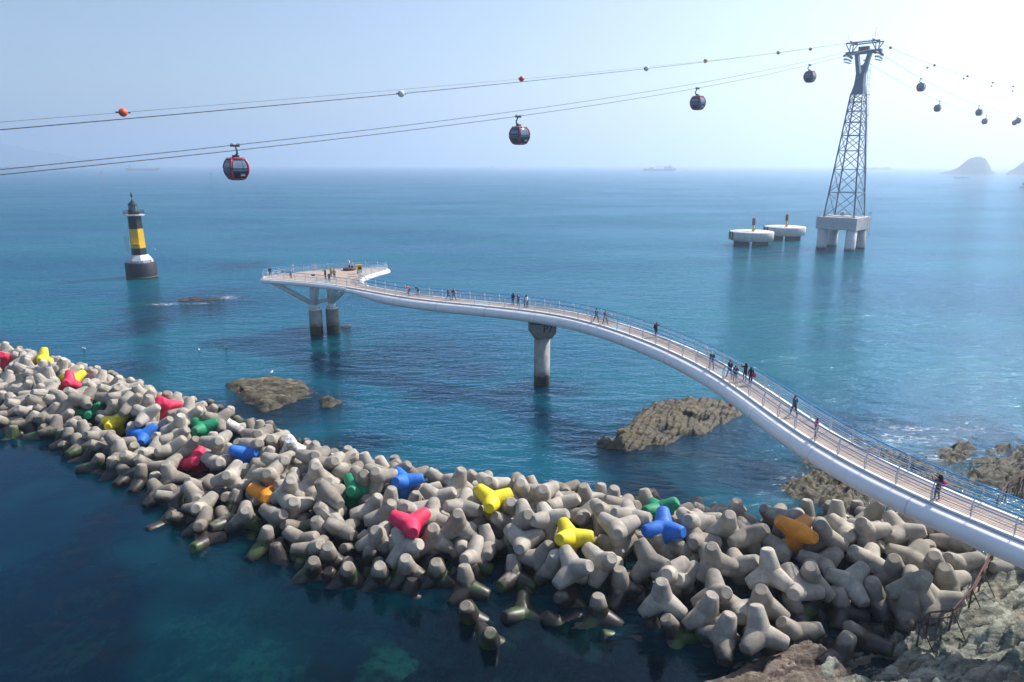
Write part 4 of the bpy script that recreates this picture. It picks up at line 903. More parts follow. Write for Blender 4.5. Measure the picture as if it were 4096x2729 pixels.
mb = MB(); 
for x, w_ in ((-14, 1.0), (-10, 2.0), (8, 2.0), (15, 0.2)): mb.v += [(x, -w_ * 0.7, -0.5), (x, w_ * 0.7, -0.5), (x, w_, 1.3), (x, -w_, 1.3)]
mb.f = [(i * 4 + j, i * 4 + 4 + j, i * 4 + 4 + (j + 1) % 4, i * 4 + (j + 1) % 4) for i in range(3) for j in range(4)] + [(0, 1, 2, 3), (15, 14, 13, 12)]; mb.m = [0] * len(mb.f); mb.build('hull', M['hullgrey'], e)
MB().box((-4, 0, 2.2), (5, 2.4, 1.8)).build('wheelhouse', M['shipwhite'], e)
def beacon(bx, by, h, m, lab):
    e = empty('channel_beacon', g(bx, by)); tag(e, lab, 'beacon')
    MB().lathe([(0.55, -4), (0.45, 0.4), (0.4, h * 0.75)], 10).build('pole', M[m], e, True)
    MB().lathe([(0.3, h * 0.75), (1.5, h * 0.78), (1.5, h * 0.82), (0.5, h * 0.86), (0.5, h)], 10).build('lamp_platform', M[m], e)
beacon(235, 413, 16, 'signred', 'thin red channel beacon pole out in the haze'); beacon(487, 418, 15, 'signgreen', 'thin green channel beacon pole between the lighthouse and red cabin')
beacon(872, 392, 20, 'hullgrey', 'tiny grey beacon pole out at sea below the upper ropes'); beacon(1131, 396, 24, 'signgreen', 'tiny dark beacon pole below the middle cabin'); beacon(1475, 391, 30, 'hullgrey', 'tiny grey beacon pole beside the work ship')
# line of mooring floats, far right
fl_me = MB().lathe([(0.05, -0.2), (0.55, 0.1), (0.55, 0.5), (0.05, 0.8)], 8).mesh('float_buoy', M['hullgrey'])
FL = [(1985, 424), (2003, 424), (2022, 425), (2045, 427), (2062, 427), (2085, 428), (2110, 428), (2130, 428), (2150, 429), (2170, 429), (2192, 429), (2200, 426), (2212, 423), (2226, 420), (2245, 417), (2262, 414)]
for i, (a, b) in enumerate(FL):
    tag(link('float_buoy', fl_me, None, g(a, b)), 'tiny dark float, %s from the tower side in the line of floats' % ('first second third fourth fifth sixth seventh eighth ninth tenth eleventh twelfth thirteenth fourteenth fifteenth sixteenth'.split()[i]), 'buoy', 'line of floats before the islands')
# ------------------------------------------------------------------ rusted fence on the shore rock
fe = empty('rusted_fence', (0, 0, 0)); tag(fe, 'rusted bent pipe fence with coiled wire on the shore rock', 'fence')
FP = [g(2110, 1462, 1.2), g(2130, 1444, 1.3), g(2183, 1435, 1.5), g(2228, 1385, 1.8), g(2252, 1340, 2.0), g(2272, 1300, 2.2), g(2283, 1268, 2.4)]
FP = [Vector((p.x, p.y, p.z)) for p in FP]
for h in (1.0, 0.55): MB().tube([p + Vector((0, 0, h + 0.06 * math.sin(i * 2.1))) for i, p in enumerate(FP)], 0.055, 6).build('pipe_rail', M['rust'], fe, True)
for i, p in enumerate(FP):
    MB().tube([p + Vector((0, 0, -0.7)), p + Vector((0.03, 0.02, 1.05))], 0.05, 6).build('post', M['rust'], fe)
    if i % 2 == 0 or i == 3: MB().tube([p + Vector((0.0, 0, 0.9)), p + Vector((0.55, -0.75, -0.6))], 0.035, 5).build('stay', M['rust'], fe)
def coil(pts, r, turns, name):
    P = resample([tuple(p) for p in pts], 0.1); n = turns * 14; q = []
    for i in range(n):
        f = i / (n - 1) * (len(P) - 1); a = int(min(f, len(P) - 2)); c = P[a] + (P[a + 1] - P[a]) * (f - a); an = 2 * math.pi * i / 14
        q.append(Vector((c[0] + 0.35 * r * math.cos(an), c[1] + r * math.cos(an) * 0.8, c[2] + r * math.sin(an) * (1 + 0.2 * math.sin(i * 0.7)))))
    MB().tube(q, 0.012, 4).build(name, M['wire'], fe)
coil([p + Vector((-0.3, -0.1, 0.5)) for p in FP[:4]], 0.36, 14, 'wire_coil')
coil([g(2010, 1478, 0.5), g(2050, 1470, 0.7), g(2090, 1468, 0.9), g(2115, 1462, 1.3)], 0.32, 9, 'wire_coil')
fe2 = empty('rusted_fence', (0, 0, 0)); tag(fe2, 'rusted pipe railing on rocks behind the walkway at the picture edge', 'fence')
F2 = [g(2290, 1165, 1.3), g(2312, 1135, 1.5), g(2340, 1120, 1.7), g(2352, 1108, 1.8), g(2400, 1090, 2.0)]
for h in (1.0, 0.5): MB().tube([p + Vector((0, 0, h)) for p in F2], 0.05, 6).build('pipe_rail', M['rust'], fe2)
for p in F2: MB().tube([p + Vector((0, 0, -0.8)), p + Vector((0, 0, 1.05))], 0.05, 6).build('post', M['rust'], fe2); MB().tube([p + Vector((0, 0, 0.9)), p + Vector((-0.6, -0.4, -0.6))], 0.035, 5).build('stay', M['rust'], fe2)
# ------------------------------------------------------------------ things on the platform
def zp5(x, y, z=DZ): return zg([(x, y)], 1000, 980, 1.8108, z)[0]
p = zp5(833, 212); e = empty('vending_kiosk', p + Vector((-1.0, 0.6, 0)), 0.5); tag(e, 'yellow box-shaped information kiosk by the platform bay railing', 'kiosk')
MB().box((0, 0, 0.68), (0.75, 0.5, 1.36)).build('cabinet', M['yellow'], e); MB().box((-0.06, 0, 1.42), (0.95, 0.65, 0.12)).build('top_cap', M['yellow'], e); MB().box((0, -0.26, 0.95), (0.5, 0.02, 0.45)).build('screen', M['cabdark'], e)
p = zp5(722, 182); e = empty('round_bench', p); tag(e, 'low round dark brown timber bench on the platform', 'bench')
MB().lathe([(1.05, 0.02), (1.1, 0.1), (1.1, 0.38), (1.0, 0.42)], 28).build('seat', M['wood_dark'], e, True); MB().lathe([(0.12, 0.4), (0.12, 0.9)], 10).build('centre_post', M['darksteel'], e)
def scope(p, rz, lab):
    e = empty('viewing_telescope', p, rz); tag(e, lab, 'telescope')
    MB().lathe([(0.2, 0), (0.2, 0.06), (0.06, 0.1), (0.06, 1.2)], 10).build('stand', M['rail'], e)
    MB().box((0, 0, 1.35), (0.32, 0.42, 0.3)).build('optic_housing', M['shipwhite'], e)
    for s in (-0.08, 0.08): MB().tube([(s, -0.25, 1.38), (s, 0.3, 1.38)], 0.06, 8).build('eyepiece_tube', M['darksteel'], e)
scope(zp5(718, 178), 0.0, 'white coin telescope standing at the round bench'); scope(zp5(316, 212), 0.5, 'white coin telescope at the far platform railing')
def sign(p, w_, h_, rz, lab, z0=0.9, m='shipwhite'):
    e = empty('railing_sign', p, rz); tag(e, lab, 'sign')
    MB().box((0, 0, z0), (w_, 0.03, h_)).build('board', M[m], e); MB().tube([(0, 0.03, 0.1), (0, 0.03, z0)], 0.02, 5).build('bracket', M['rail'], e)
sign(Vector((-33.3, 114.35, DZ)), 0.75, 0.85, 0.55, 'square white notice board on the far platform railing', 0.85)
sign(Vector((-37.9, 110.2, DZ)), 0.7, 0.4, 0.9, 'small white plate on the far platform railing near the tip', 0.6)
ob = []
for (bx, by, z, lab) in ((1095 / 1.8108, 0, 0, 0),): pass
sign(zp5(458, 238), 0.55, 0.3, 0.1, 'small dark plate on the near platform railing', 0.45, 'cabdark')
i_ = 20; sign(Vector((Q[i_, 0] + Nn[i_, 0] * (W - 0.12), Q[i_, 1] + Nn[i_, 1] * (W - 0.12), Q[i_, 2])), 0.6, 0.4, math.atan2(Tn[i_, 1], Tn[i_, 0]), 'small dark plate on the far railing before the red jacket', 0.5, 'cabdark')
for f_, lab in ((0.43, 'oval grey plaque on the far railing beside the photographer in navy'), (0.585, 'oval grey plaque on the far railing above the group in black')):
    i_ = int(f_ * len(Q)); c_ = Vector((Q[i_, 0] + Nn[i_, 0] * (W + 0.02), Q[i_, 1] + Nn[i_, 1] * (W + 0.02), Q[i_, 2])); e = empty('railing_sign', c_, math.atan2(Tn[i_, 1], Tn[i_, 0])); tag(e, lab, 'sign')
    m_ = MB(); m_.tube([(0, -0.02, 0.72), (0, 0.02, 0.72)], 0.2, 18, asp=1.7, up=(0, 0, 1)); m_.build('board', M['rail'], e); MB().tube([(0, 0.03, 0.1), (0, 0.03, 0.6)], 0.02, 5).build('bracket', M['rail'], e)
# gulls
def gull(p, rz, lab):
    e = empty('gull', p, rz); tag(e, lab, 'bird', 'white gulls')
    MB().tube([(-0.22, 0, 0.16), (-0.1, 0, 0.17), (0.05, 0, 0.2), (0.16, 0, 0.26), (0.2, 0, 0.34), (0.27, 0, 0.36)], [0.02, 0.07, 0.10, 0.07, 0.055, 0.015], 8, up=(0, 1, 0)).build('body', M['shipwhite'], e, True)
    for s in (-1, 1):
        MB().tube([(0.1, 0.085 * s, 0.22), (-0.1, 0.09 * s, 0.2), (-0.3, 0.03 * s, 0.17)], [0.03, 0.05, 0.012], 6).build('wing', M['rail'], e, True)
        MB().tube([(0.02, 0.03 * s, 0.12), (0.02, 0.03 * s, 0.0)], 0.008, 4).build('leg', M['yellow'], e)
for bx, by, z, lab in ((625, 858, 1.55, 'white gull perched on the olive grey islet'), (193, 803, -0.1, 'white gull floating beyond the breakwater'), (458, 806, -0.1, 'white gull on the water between breakwater and piers'), (520, 801, -0.1, 'white gull on the water nearest the twin piers'), (357, 574, -0.1, 'white gull on the water beside the lighthouse')):
    gull(g(bx, by, z), random.uniform(0, 6), lab)

# ------------------------------------------------------------------ tetrapods
TH = 2.42
def tetra_mesh(name, mat, seg=24, tipr=0.168, rootr=0.270, chamf=True):
    d = 0.648 * TH; rt_, rr = tipr * TH, rootr * TH
    ax = [Vector((0, 0, 1)), Vector((math.sqrt(8) / 3, 0, -1 / 3)), Vector((-math.sqrt(2) / 3, math.sqrt(2 / 3), -1 / 3)), Vector((-math.sqrt(2) / 3, -math.sqrt(2 / 3), -1 / 3))]
    Lc = 0.50 * TH; slope = (rr - rt_) / Lc
    bm = bmesh.new()
    for i, a in enumerate(ax):
        o = ax[(i + 1) % 4]; e1 = (o - a * o.dot(a)).normalized(); e2 = a.cross(e1)
        rings = []; others = [b for b in ax if b is not a]
        for j in range(seg):
            an = 2 * math.pi * j / seg; dr = e1 * math.cos(an) + e2 * math.sin(an)
            def pt(l, r): return a * l + dr * r
            col = [pt(d, rt_ * 0.80), pt(d - 0.01 * TH, rt_ * 0.86), pt(d - 0.045 * TH, rt_ * 1.02)]
            # generator runs inward until it meets the neighbouring leg
            lo_, hi_ = 0.0, d - 0.05 * TH
            f = lambda l: min((a - b).dot(pt(l, rt_ + (d - l) * slope)) for b in others)
            for _ in range(40):
                m_ = (lo_ + hi_) / 2
                if f(m_) > 0: hi_ = m_
                else: lo_ = m_
            lend = hi_
            for s in (0.5, 0.85): 
                l = d - 0.045 * TH + (lend - d + 0.045 * TH) * s; col.append(pt(l, rt_ + (d - l) * slope))
            col.append(pt(lend, rt_ + (d - lend) * slope)); rings.append([bm.verts.new(c) for c in col])
        bm.faces.new([rings[j][0] for j in range(seg)])
        for j in range(seg):
            A, B = rings[j], rings[(j + 1) % seg]
            for k in range(len(A) - 1): bm.faces.new((A[k], A[k + 1], B[k + 1], B[k]))
    bmesh.ops.remove_doubles(bm, verts=bm.verts, dist=0.004)
    bmesh.ops.holes_fill(bm, edges=[e for e in bm.edges if e.is_boundary], sides=8)
    bmesh.ops.recalc_face_normals(bm, faces=bm.faces)
    for f in bm.faces: f.smooth = True
    for e in bm.edges:
        if len(e.link_faces) == 2 and e.calc_face_angle(0) > R(28) : e.smooth = False
    me = bpy.data.meshes.new(name); bm.to_mesh(me); bm.free(); me.materials.append(mat); return me
TM = {'g': tetra_mesh('tetrapod', M['grey']), 'w': tetra_mesh('tetrapod', M['guano'])}
for k_ in 'pynbo': 
    TM[k_] = TM['g'].copy(); TM[k_].materials.clear(); TM[k_].materials.append(M['paint_' + k_])
LOWT = tetra_mesh('tetrapod', M['grey'], 12)
LM = [('pink tetrapod at the far outer end of the breakwater', 'far pink tetrapod at the outer end'), ('pink tetrapod with three legs showing between yellow and green ones, outer half', 'pink tetrapod between yellow and green'), ('pink tetrapod half buried with two leg ends showing on the seaward edge', 'half-buried pink tetrapod'), ('pink tetrapod standing with one leg up above the orange one', 'pink tetrapod with one leg up'), ('large pink tetrapod lying spread like a star in mid breakwater', 'large star-spread pink tetrapod'), ('yellow tetrapod farthest out, lying flat near the outer end', 'yellow tetrapod farthest out'), ('yellow tetrapod just behind the outer pink one', 'second yellow tetrapod from the outer end'), ('yellow tetrapod between the outer green and outer blue ones', 'yellow tetrapod between green and blue'), ('large yellow tetrapod on the crest behind the big pink one', 'large yellow tetrapod on the crest'), ('large yellow tetrapod lying in mid slope below the bridge pier', 'large yellow tetrapod in mid slope'), ('green tetrapod next to the yellow one on the outer half', 'outer green tetrapod'), ('green tetrapod near the white-limed ones on the seaward side', 'green tetrapod near the white-limed ones'), ('green tetrapod with upright leg next to the blue crest one', 'green tetrapod by the crest blue one'), ('green tetrapod on the seaward edge behind a blue one', 'green tetrapod on the seaward edge'), ('blue tetrapod with a grey leg lying across it, outer half', 'outer blue tetrapod'), ('blue tetrapod lying low below the white-limed ones', 'blue tetrapod below the white-limed ones'), ('blue tetrapod on the seaward crest beside a green one', 'blue tetrapod on the seaward crest'), ('blue tetrapod standing upright in front of a green one', 'upright blue tetrapod'), ('bright orange tetrapod with three spread legs in mid breakwater', 'bright orange tetrapod'), ('dark orange tetrapod lying in the shade of the walkway', 'shaded orange tetrapod'), ('grey tetrapod limed white by birds on the seaward edge', 'white-limed tetrapod with flat legs'), ('upright tetrapod limed white by birds, with a leg raised', 'upright white-limed tetrapod'), ('grey tetrapod standing upright on three spread legs in the front corner heap', 'upright three-legged grey tetrapod'), ('lowest grey tetrapod of the front corner, just above the brown slab', 'lowest front-corner grey tetrapod'), ('grey tetrapod striped by railing shadows', 'shadow-striped grey tetrapod'), ('big shaded grey tetrapod against the shore rock beside the rusted fence', 'shaded tetrapod by the fence'), ('sunlit grey tetrapod tucked under the walkway edge', 'sunlit tetrapod under the walkway'), ('grey tetrapod with an upright leg in the shaded front pool', 'tetrapod in the shaded pool'), ('lone grey tetrapod standing in the lagoon, closer to the heap', 'inner lone lagoon tetrapod'), ('lone grey tetrapod standing farthest out in the lagoon', 'outermost lone lagoon tetrapod'), ('grey tetrapod with three clear legs below the large mid-slope yellow one', 'three-legged tetrapod below the yellow'), ('grey tetrapod splayed on the lagoon edge below the bright orange one', 'splayed tetrapod below the orange one'), ('weed-green tetrapod at the lagoon waterline', 'weed-green tetrapod at the waterline'), ('grey tetrapod with three legs just beside the shaded orange one', 'tetrapod beside the shaded orange')]
SEC = ['behind', 'behind and right of', 'right of', 'in front and right of', 'in front of', 'in front and left of', 'left of', 'behind and left of']
ORD = ['closest one', 'second', 'third', 'fourth', 'fifth', 'sixth', 'seventh', 'eighth', 'ninth', 'tenth', 'eleventh', 'twelfth']
TET = '''
o 19.09 41.05 3.18 0.696 0.212 -0.454 -0.514 19
b -8.60 49.94 2.42 -0.496 0.025 0.571 0.654 16
y -1.42 45.00 3.35 0.544 0.134 -0.494 -0.665 8
p -6.90 41.86 3.20 0.641 0.243 -0.485 -0.543 4
y 3.89 40.72 2.87 -0.393 0.096 0.549 0.732 9
n 10.69 44.83 2.63 0.802 0.336 -0.493 -0.026 13
b 10.17 41.21 3.28 -0.127 0.133 0.443 0.878 17
n -30.46 62.98 1.77 0.534 0.166 -0.530 -0.638 11
w -27.85 64.84 0.78 0.835 0.211 -0.287 -0.420 20
p -28.49 56.69 1.04 0.023 0.031 0.437 0.899 3
b -23.71 56.52 1.88 0.841 0.297 -0.391 -0.227 15
w -19.92 57.28 2.21 0.939 0.332 0.084 -0.043 21
o -19.62 49.52 1.41 0.724 0.207 -0.470 -0.461 18
n -12.32 49.28 2.02 0.614 -0.039 -0.481 -0.625 12
p -65.42 84.80 2.70 0.833 0.468 0.057 0.290 0
y -62.33 87.28 1.95 -0.144 0.805 0.225 -0.529 5
y -52.96 78.72 1.77 0.703 0.341 -0.469 -0.413 6
p -52.12 76.61 2.06 -0.346 -0.043 -0.605 0.716 1
n -45.31 69.07 0.98 0.631 0.378 -0.520 -0.435 10
y -40.68 65.69 1.26 0.521 0.317 -0.558 -0.563 7
b -36.14 62.52 1.12 0.599 0.371 -0.427 -0.567 14
p -35.82 66.71 2.79 0.884 0.437 0.001 0.167 2
g 13.85 32.95 1.56 -0.328 0.015 0.168 0.929 23 2 0
g 11.96 33.21 1.04 0.338 0.077 0.054 0.937 23 -1 0
g -1.31 34.32 -0.26 0.968 0.247 0.024 -0.030 29 -1 0
g 11.42 34.80 1.41 -0.196 0.028 -0.093 0.976 23 7 0
g 14.83 35.25 1.84 -0.147 -0.173 -0.177 0.958 22 4 0
g 23.60 35.40 1.21 -0.427 -0.053 0.009 0.903 25 5 0
g 13.56 35.38 1.13 0.518 0.015 -0.551 -0.654 23 1 0
g 25.30 35.59 1.68 -0.214 -0.140 0.414 0.874 25 -1 0
g 24.05 35.86 2.57 0.546 0.215 -0.787 -0.190 25 7 0
g 8.96 35.69 1.81 -0.200 -0.086 -0.120 0.969 23 7 1
g 12.33 36.05 1.85 0.645 -0.396 -0.301 -0.581 22 5 0
g 17.20 35.96 0.51 0.293 -0.187 -0.062 0.936 27 6 0
g 17.33 36.48 1.96 -0.445 0.120 0.420 0.782 22 3 0
g 20.17 36.40 0.47 -0.426 -0.044 0.129 0.894 27 -1 0
g 15.87 37.06 2.67 0.000 -0.071 0.103 0.992 22 -1 0
g 18.37 37.06 2.22 0.867 0.255 -0.022 -0.427 24 6 0
g -2.57 36.51 -0.18 0.964 0.210 -0.051 -0.153 28 -1 0
g 22.42 36.88 1.01 0.682 0.146 -0.059 -0.714 24 3 0
g 20.95 37.32 1.79 0.531 0.411 -0.336 -0.660 24 -1 0
g 27.28 37.71 1.60 0.964 0.121 -0.210 0.107 25 0 0
g 9.87 37.86 1.99 -0.444 0.534 -0.028 0.719 17 4 1
g 3.89 38.09 2.26 -0.085 -0.163 0.425 0.886 30 -1 0
g 24.16 38.08 2.03 0.859 0.235 -0.066 -0.450 24 2 0
g 12.79 38.57 2.61 -0.343 -0.177 -0.152 0.910 33 5 0
g 10.81 38.24 1.33 0.647 0.449 0.122 -0.604 17 4 2
g 6.99 38.24 0.84 -0.451 -0.107 -0.026 0.886 30 3 0
g 5.78 38.70 2.32 0.023 -0.399 0.367 0.840 30 2 0
g 14.49 38.68 2.02 -0.065 0.090 0.646 0.755 22 6 0
g 3.65 38.18 0.01 -0.415 0.356 0.287 0.787 30 4 0
g 8.85 38.87 2.27 -0.047 -0.200 0.259 0.944 17 4 0
g 27.13 38.79 1.92 0.817 0.073 -0.276 0.501 25 0 1
g 20.00 38.90 1.98 -0.479 -0.168 0.622 0.597 24 7 0
g 23.12 39.34 2.00 0.753 0.263 -0.361 -0.484 24 1 0
g 26.10 39.63 2.03 0.549 0.261 -0.530 -0.591 26 4 0
g 29.21 39.61 1.57 0.891 0.203 -0.404 -0.033 25 1 0
g 2.83 39.73 1.37 0.708 0.145 -0.167 0.671 30 6 0
g 0.13 39.90 0.39 -0.404 0.112 0.297 0.858 30 6 1
g -8.73 39.98 0.49 -0.373 -0.062 -0.256 0.890 4 5 2
g -6.95 40.15 0.80 0.968 0.217 0.028 -0.121 4 4 2
g -4.99 40.14 0.49 0.950 0.207 0.057 -0.226 28 7 0
g 7.07 40.92 3.40 0.520 0.096 -0.570 -0.629 17 6 0
g -10.96 40.18 0.36 -0.337 -0.009 -0.282 0.898 31 3 2
g 1.92 40.53 1.44 -0.260 -0.603 0.311 0.687 30 7 0
g 12.43 41.05 2.45 -0.476 0.119 0.464 0.738 17 3 1
g 15.87 41.17 2.76 0.680 0.435 -0.578 -0.116 33 -1 0
g -7.16 41.04 1.97 -0.190 -0.205 0.362 0.889 4 4 0
g 18.16 41.14 1.72 -0.497 -0.094 0.539 0.674 19 5 0
g 21.04 41.39 2.70 -0.150 -0.239 -0.201 0.938 19 2 0
g -13.50 40.86 0.26 0.613 0.239 -0.109 0.745 31 4 2
g 11.02 41.32 1.90 0.089 0.210 0.448 0.864 17 3 0
g 9.72 41.39 2.16 0.766 0.184 -0.203 0.581 17 5 0
g -2.54 40.85 -0.39 0.663 0.109 0.004 -0.741 28 0 1
g 14.59 41.76 3.13 0.856 0.239 0.078 -0.452 33 7 1
g 24.09 41.68 2.81 -0.360 0.209 0.708 0.570 26 6 0
g -2.67 41.36 0.99 0.519 -0.310 -0.248 -0.757 4 3 3
g 30.27 41.64 1.96 -0.486 -0.217 0.700 0.476 26 2 2
g 0.74 41.74 1.99 0.525 0.116 -0.527 -0.659 9 6 0
g 7.23 41.62 1.48 0.521 0.130 -0.607 -0.586 9 2 0
g 26.62 42.07 2.53 -0.221 0.011 0.480 0.849 26 -1 0
g 8.04 42.35 3.47 0.832 0.350 -0.364 -0.232 13 6 2
g 12.46 42.35 3.00 0.894 0.379 -0.236 -0.030 17 2 0
g -12.60 41.77 0.70 -0.404 -0.046 -0.236 0.883 31 3 1
g 23.09 42.25 2.36 -0.427 0.008 0.549 0.719 19 2 2
g -5.46 42.33 1.91 0.627 0.201 -0.189 0.729 4 3 0
g 2.50 42.81 3.09 0.808 0.422 -0.401 -0.085 9 7 0
g -5.59 42.46 0.78 0.560 0.119 0.089 -0.815 4 3 1
g -9.38 42.72 1.61 0.544 -0.514 -0.337 -0.572 4 5 0
g -1.65 42.62 1.10 0.666 -0.082 -0.246 -0.699 8 4 1
g -3.81 43.05 2.51 -0.281 -0.047 -0.257 0.924 4 2 0
g -13.90 42.61 0.75 0.824 0.143 0.374 -0.400 31 3 0
g 0.94 43.19 2.89 0.579 0.306 -0.274 0.704 8 3 1
g 13.27 43.18 2.64 0.869 0.256 -0.403 -0.131 17 2 1
g 19.50 43.43 2.70 0.642 0.041 -0.634 -0.430 19 7 0
g -3.52 43.05 1.16 0.198 0.219 0.355 0.887 4 3 2
g 6.57 43.74 3.00 -0.446 -0.341 -0.216 0.799 9 1 1
g -5.70 44.11 2.48 -0.440 0.250 0.418 0.755 4 1 0
g -0.49 44.47 1.81 0.885 0.344 -0.177 -0.261 8 4 0
g -7.29 44.89 2.53 0.889 0.384 -0.192 0.156 4 0 0
g -3.51 45.14 2.77 -0.213 0.197 0.473 0.832 8 6 0
g -0.20 45.25 2.51 -0.150 -0.011 -0.340 0.928 8 3 0
g 11.94 45.12 1.96 -0.466 0.458 -0.170 0.738 13 3 0
g -12.32 44.87 0.92 -0.077 -0.446 0.001 0.892 31 2 1
g 8.16 45.36 2.63 0.778 0.193 -0.498 -0.329 13 6 3
g -10.17 45.05 0.37 -0.234 -0.033 -0.342 0.910 4 5 1
g 5.35 45.54 1.79 0.371 0.219 0.367 0.825 9 1 0
g -19.48 45.31 -0.80 -0.128 0.032 0.477 0.869 32 2 0
g -21.42 45.42 -0.98 0.590 0.228 -0.554 -0.542 32 -1 0
g -16.00 46.00 0.46 -0.495 -0.403 -0.098 0.764 31 -1 0
g -17.56 46.30 1.28 0.784 0.069 -0.514 -0.341 31 7 0
g 2.23 46.76 3.01 0.184 0.100 -0.400 0.892 8 2 3
g -23.33 46.31 0.53 0.712 -0.329 -0.264 -0.562 32 7 1
g -20.12 46.49 1.16 -0.371 0.025 -0.343 0.863 18 5 1
g -16.54 46.87 1.97 0.712 0.007 -0.564 -0.419 18 3 0
g 3.70 46.89 2.02 0.533 0.448 0.221 0.683 9 0 1
g 0.78 47.20 3.01 0.927 0.332 0.015 -0.172 8 1 2
g 1.47 47.77 1.78 0.142 0.219 0.383 0.886 8 2 0
g -16.08 47.48 0.58 0.697 0.065 -0.422 -0.576 31 0 0
g -20.24 47.43 -0.30 -0.155 0.155 0.489 0.844 32 1 0
g -14.40 47.83 0.62 0.714 -0.309 -0.289 -0.558 31 1 0
g -17.23 48.36 2.59 0.933 0.263 0.191 -0.154 18 2 0
g -24.20 48.21 0.99 0.733 0.463 -0.186 0.461 18 6 2
g -1.61 48.86 2.64 0.545 0.295 0.287 -0.731 8 0 0
g 0.36 48.96 2.37 0.673 0.221 -0.224 0.669 8 1 1
g -10.61 49.68 3.01 0.320 0.157 -0.371 0.858 16 6 0
g -16.07 49.40 1.86 0.711 0.368 -0.447 -0.399 18 2 1
g -14.31 49.71 1.89 -0.218 -0.072 -0.319 0.920 12 6 0
g -11.79 49.40 0.68 -0.403 0.004 -0.363 0.840 12 4 0
g -11.82 49.89 2.60 0.917 0.378 0.060 0.111 12 1 0
g -15.60 50.11 3.01 0.533 0.257 -0.223 0.775 12 7 0
g -20.72 49.72 0.41 -0.094 0.194 -0.361 0.908 18 5 0
g -25.37 49.93 0.98 0.789 -0.007 -0.390 -0.474 3 4 2
g -7.10 50.12 1.31 0.501 0.140 -0.515 -0.681 16 3 0
g -9.54 50.02 0.93 -0.410 -0.041 0.542 0.732 16 5 0
g -19.52 50.64 2.69 -0.018 0.084 -0.488 0.869 18 0 0
g -22.97 51.06 2.29 0.674 -0.429 -0.202 -0.567 15 5 0
g -13.14 51.18 2.40 0.765 0.326 -0.395 -0.390 12 0 0
g -23.16 50.81 0.55 0.140 0.071 0.466 0.871 18 6 0
g -14.94 51.94 2.99 0.756 0.468 0.010 0.458 21 3 6
g 4.32 51.66 0.68 0.221 0.136 -0.509 0.821 8 2 4
g -24.43 51.93 0.55 0.793 0.178 -0.403 -0.421 18 6 1
g -19.35 52.55 2.90 0.654 -0.662 -0.036 -0.365 21 5 0
g -18.48 52.34 1.58 0.548 -0.027 -0.501 -0.669 18 1 0
g -16.66 53.20 2.99 0.784 0.485 -0.033 0.385 21 3 4
g -17.88 53.87 1.72 0.774 0.108 -0.445 -0.438 21 4 0
g -20.90 54.15 1.83 0.828 0.338 -0.394 -0.212 15 3 0
g -22.70 53.92 0.84 0.173 0.065 -0.181 0.966 18 7 0
g -25.87 55.48 1.44 0.786 0.513 0.072 0.338 3 2 0
g -26.45 57.07 2.74 -0.041 0.240 -0.459 0.854 11 3 0
g -22.51 56.93 1.68 0.792 0.201 0.438 -0.374 15 2 0
g -22.97 57.13 2.46 0.744 0.501 0.006 0.441 15 1 0
g -28.38 56.79 -0.38 -0.019 0.340 0.341 0.876 3 4 0
g -21.90 58.02 2.47 0.104 0.192 -0.434 0.874 21 7 2
g -21.03 58.75 1.91 0.574 0.341 -0.185 0.721 21 7 0
g -23.50 58.93 2.58 0.780 0.492 -0.032 0.385 20 3 0
g -21.93 59.55 1.34 0.202 0.140 0.127 0.961 21 6 0
g -30.54 63.07 0.32 -0.324 0.886 -0.291 0.159 11 4 0
g -26.52 65.19 0.31 0.617 -0.067 -0.353 -0.700 20 2 0
g 18.42 32.87 0.05 -0.478 0.670 0.498 0.273 27 4 0
g 16.38 33.93 0.67 0.681 0.372 0.419 0.471 27 5 0
g 20.43 34.07 0.13 0.189 0.871 -0.430 -0.145 27 3 0
g 9.70 34.59 0.07 0.496 -0.195 -0.151 0.833 23 6 0
g 29.84 36.06 0.01 0.594 -0.649 0.368 -0.301 25 2 0
g 5.33 36.38 0.12 -0.102 0.550 0.643 -0.523 30 4 1
g 32.22 38.66 1.81 -0.265 -0.607 0.222 0.715 25 1 1
g -2.91 38.86 0.39 0.477 -0.314 0.690 -0.445 28 0 0
g -7.79 42.17 0.79 0.069 0.741 -0.100 0.661 4 4 1
g -16.41 42.83 -0.39 -0.488 -0.071 0.856 -0.152 31 4 1
g 28.12 43.70 2.46 0.233 -0.301 0.755 0.534 26 1 1
g 30.10 43.96 1.64 0.485 0.761 0.432 0.006 26 2 0
g 15.98 44.25 2.45 0.466 0.433 0.674 0.374 33 7 0
g -15.12 43.93 0.64 -0.182 -0.135 0.903 -0.364 31 4 0
g -17.80 43.95 0.33 -0.480 0.791 -0.034 -0.376 32 2 1
g 23.43 44.49 2.00 0.670 0.637 0.363 -0.117 19 2 1
g -9.21 45.00 2.18 0.577 -0.604 -0.387 -0.390 4 7 0
g -13.96 45.08 0.64 -0.291 -0.553 0.678 -0.387 31 2 0
g 32.20 45.21 0.71 -0.002 0.261 0.888 -0.378 26 2 1
g 26.59 45.80 1.56 0.304 -0.477 -0.581 0.585 26 7 0
g 14.64 45.86 1.50 0.174 -0.676 0.680 0.223 33 7 3
g 19.62 46.01 1.34 0.070 -0.368 -0.123 0.919 19 7 1
g 29.77 46.22 0.58 0.733 -0.032 -0.678 -0.046 26 1 0
g -5.66 47.27 2.31 0.500 -0.395 -0.164 0.753 16 3 1
g -13.97 47.61 2.45 -0.178 0.758 0.543 -0.315 12 6 1
g -21.93 47.10 0.35 -0.457 -0.037 0.509 0.728 32 0 0
g 22.61 47.39 0.58 0.388 0.631 -0.448 0.501 19 1 0
g 16.63 47.53 0.57 0.245 0.386 0.060 0.887 33 7 2
g 7.71 47.84 1.73 -0.081 -0.575 0.499 0.643 13 6 5
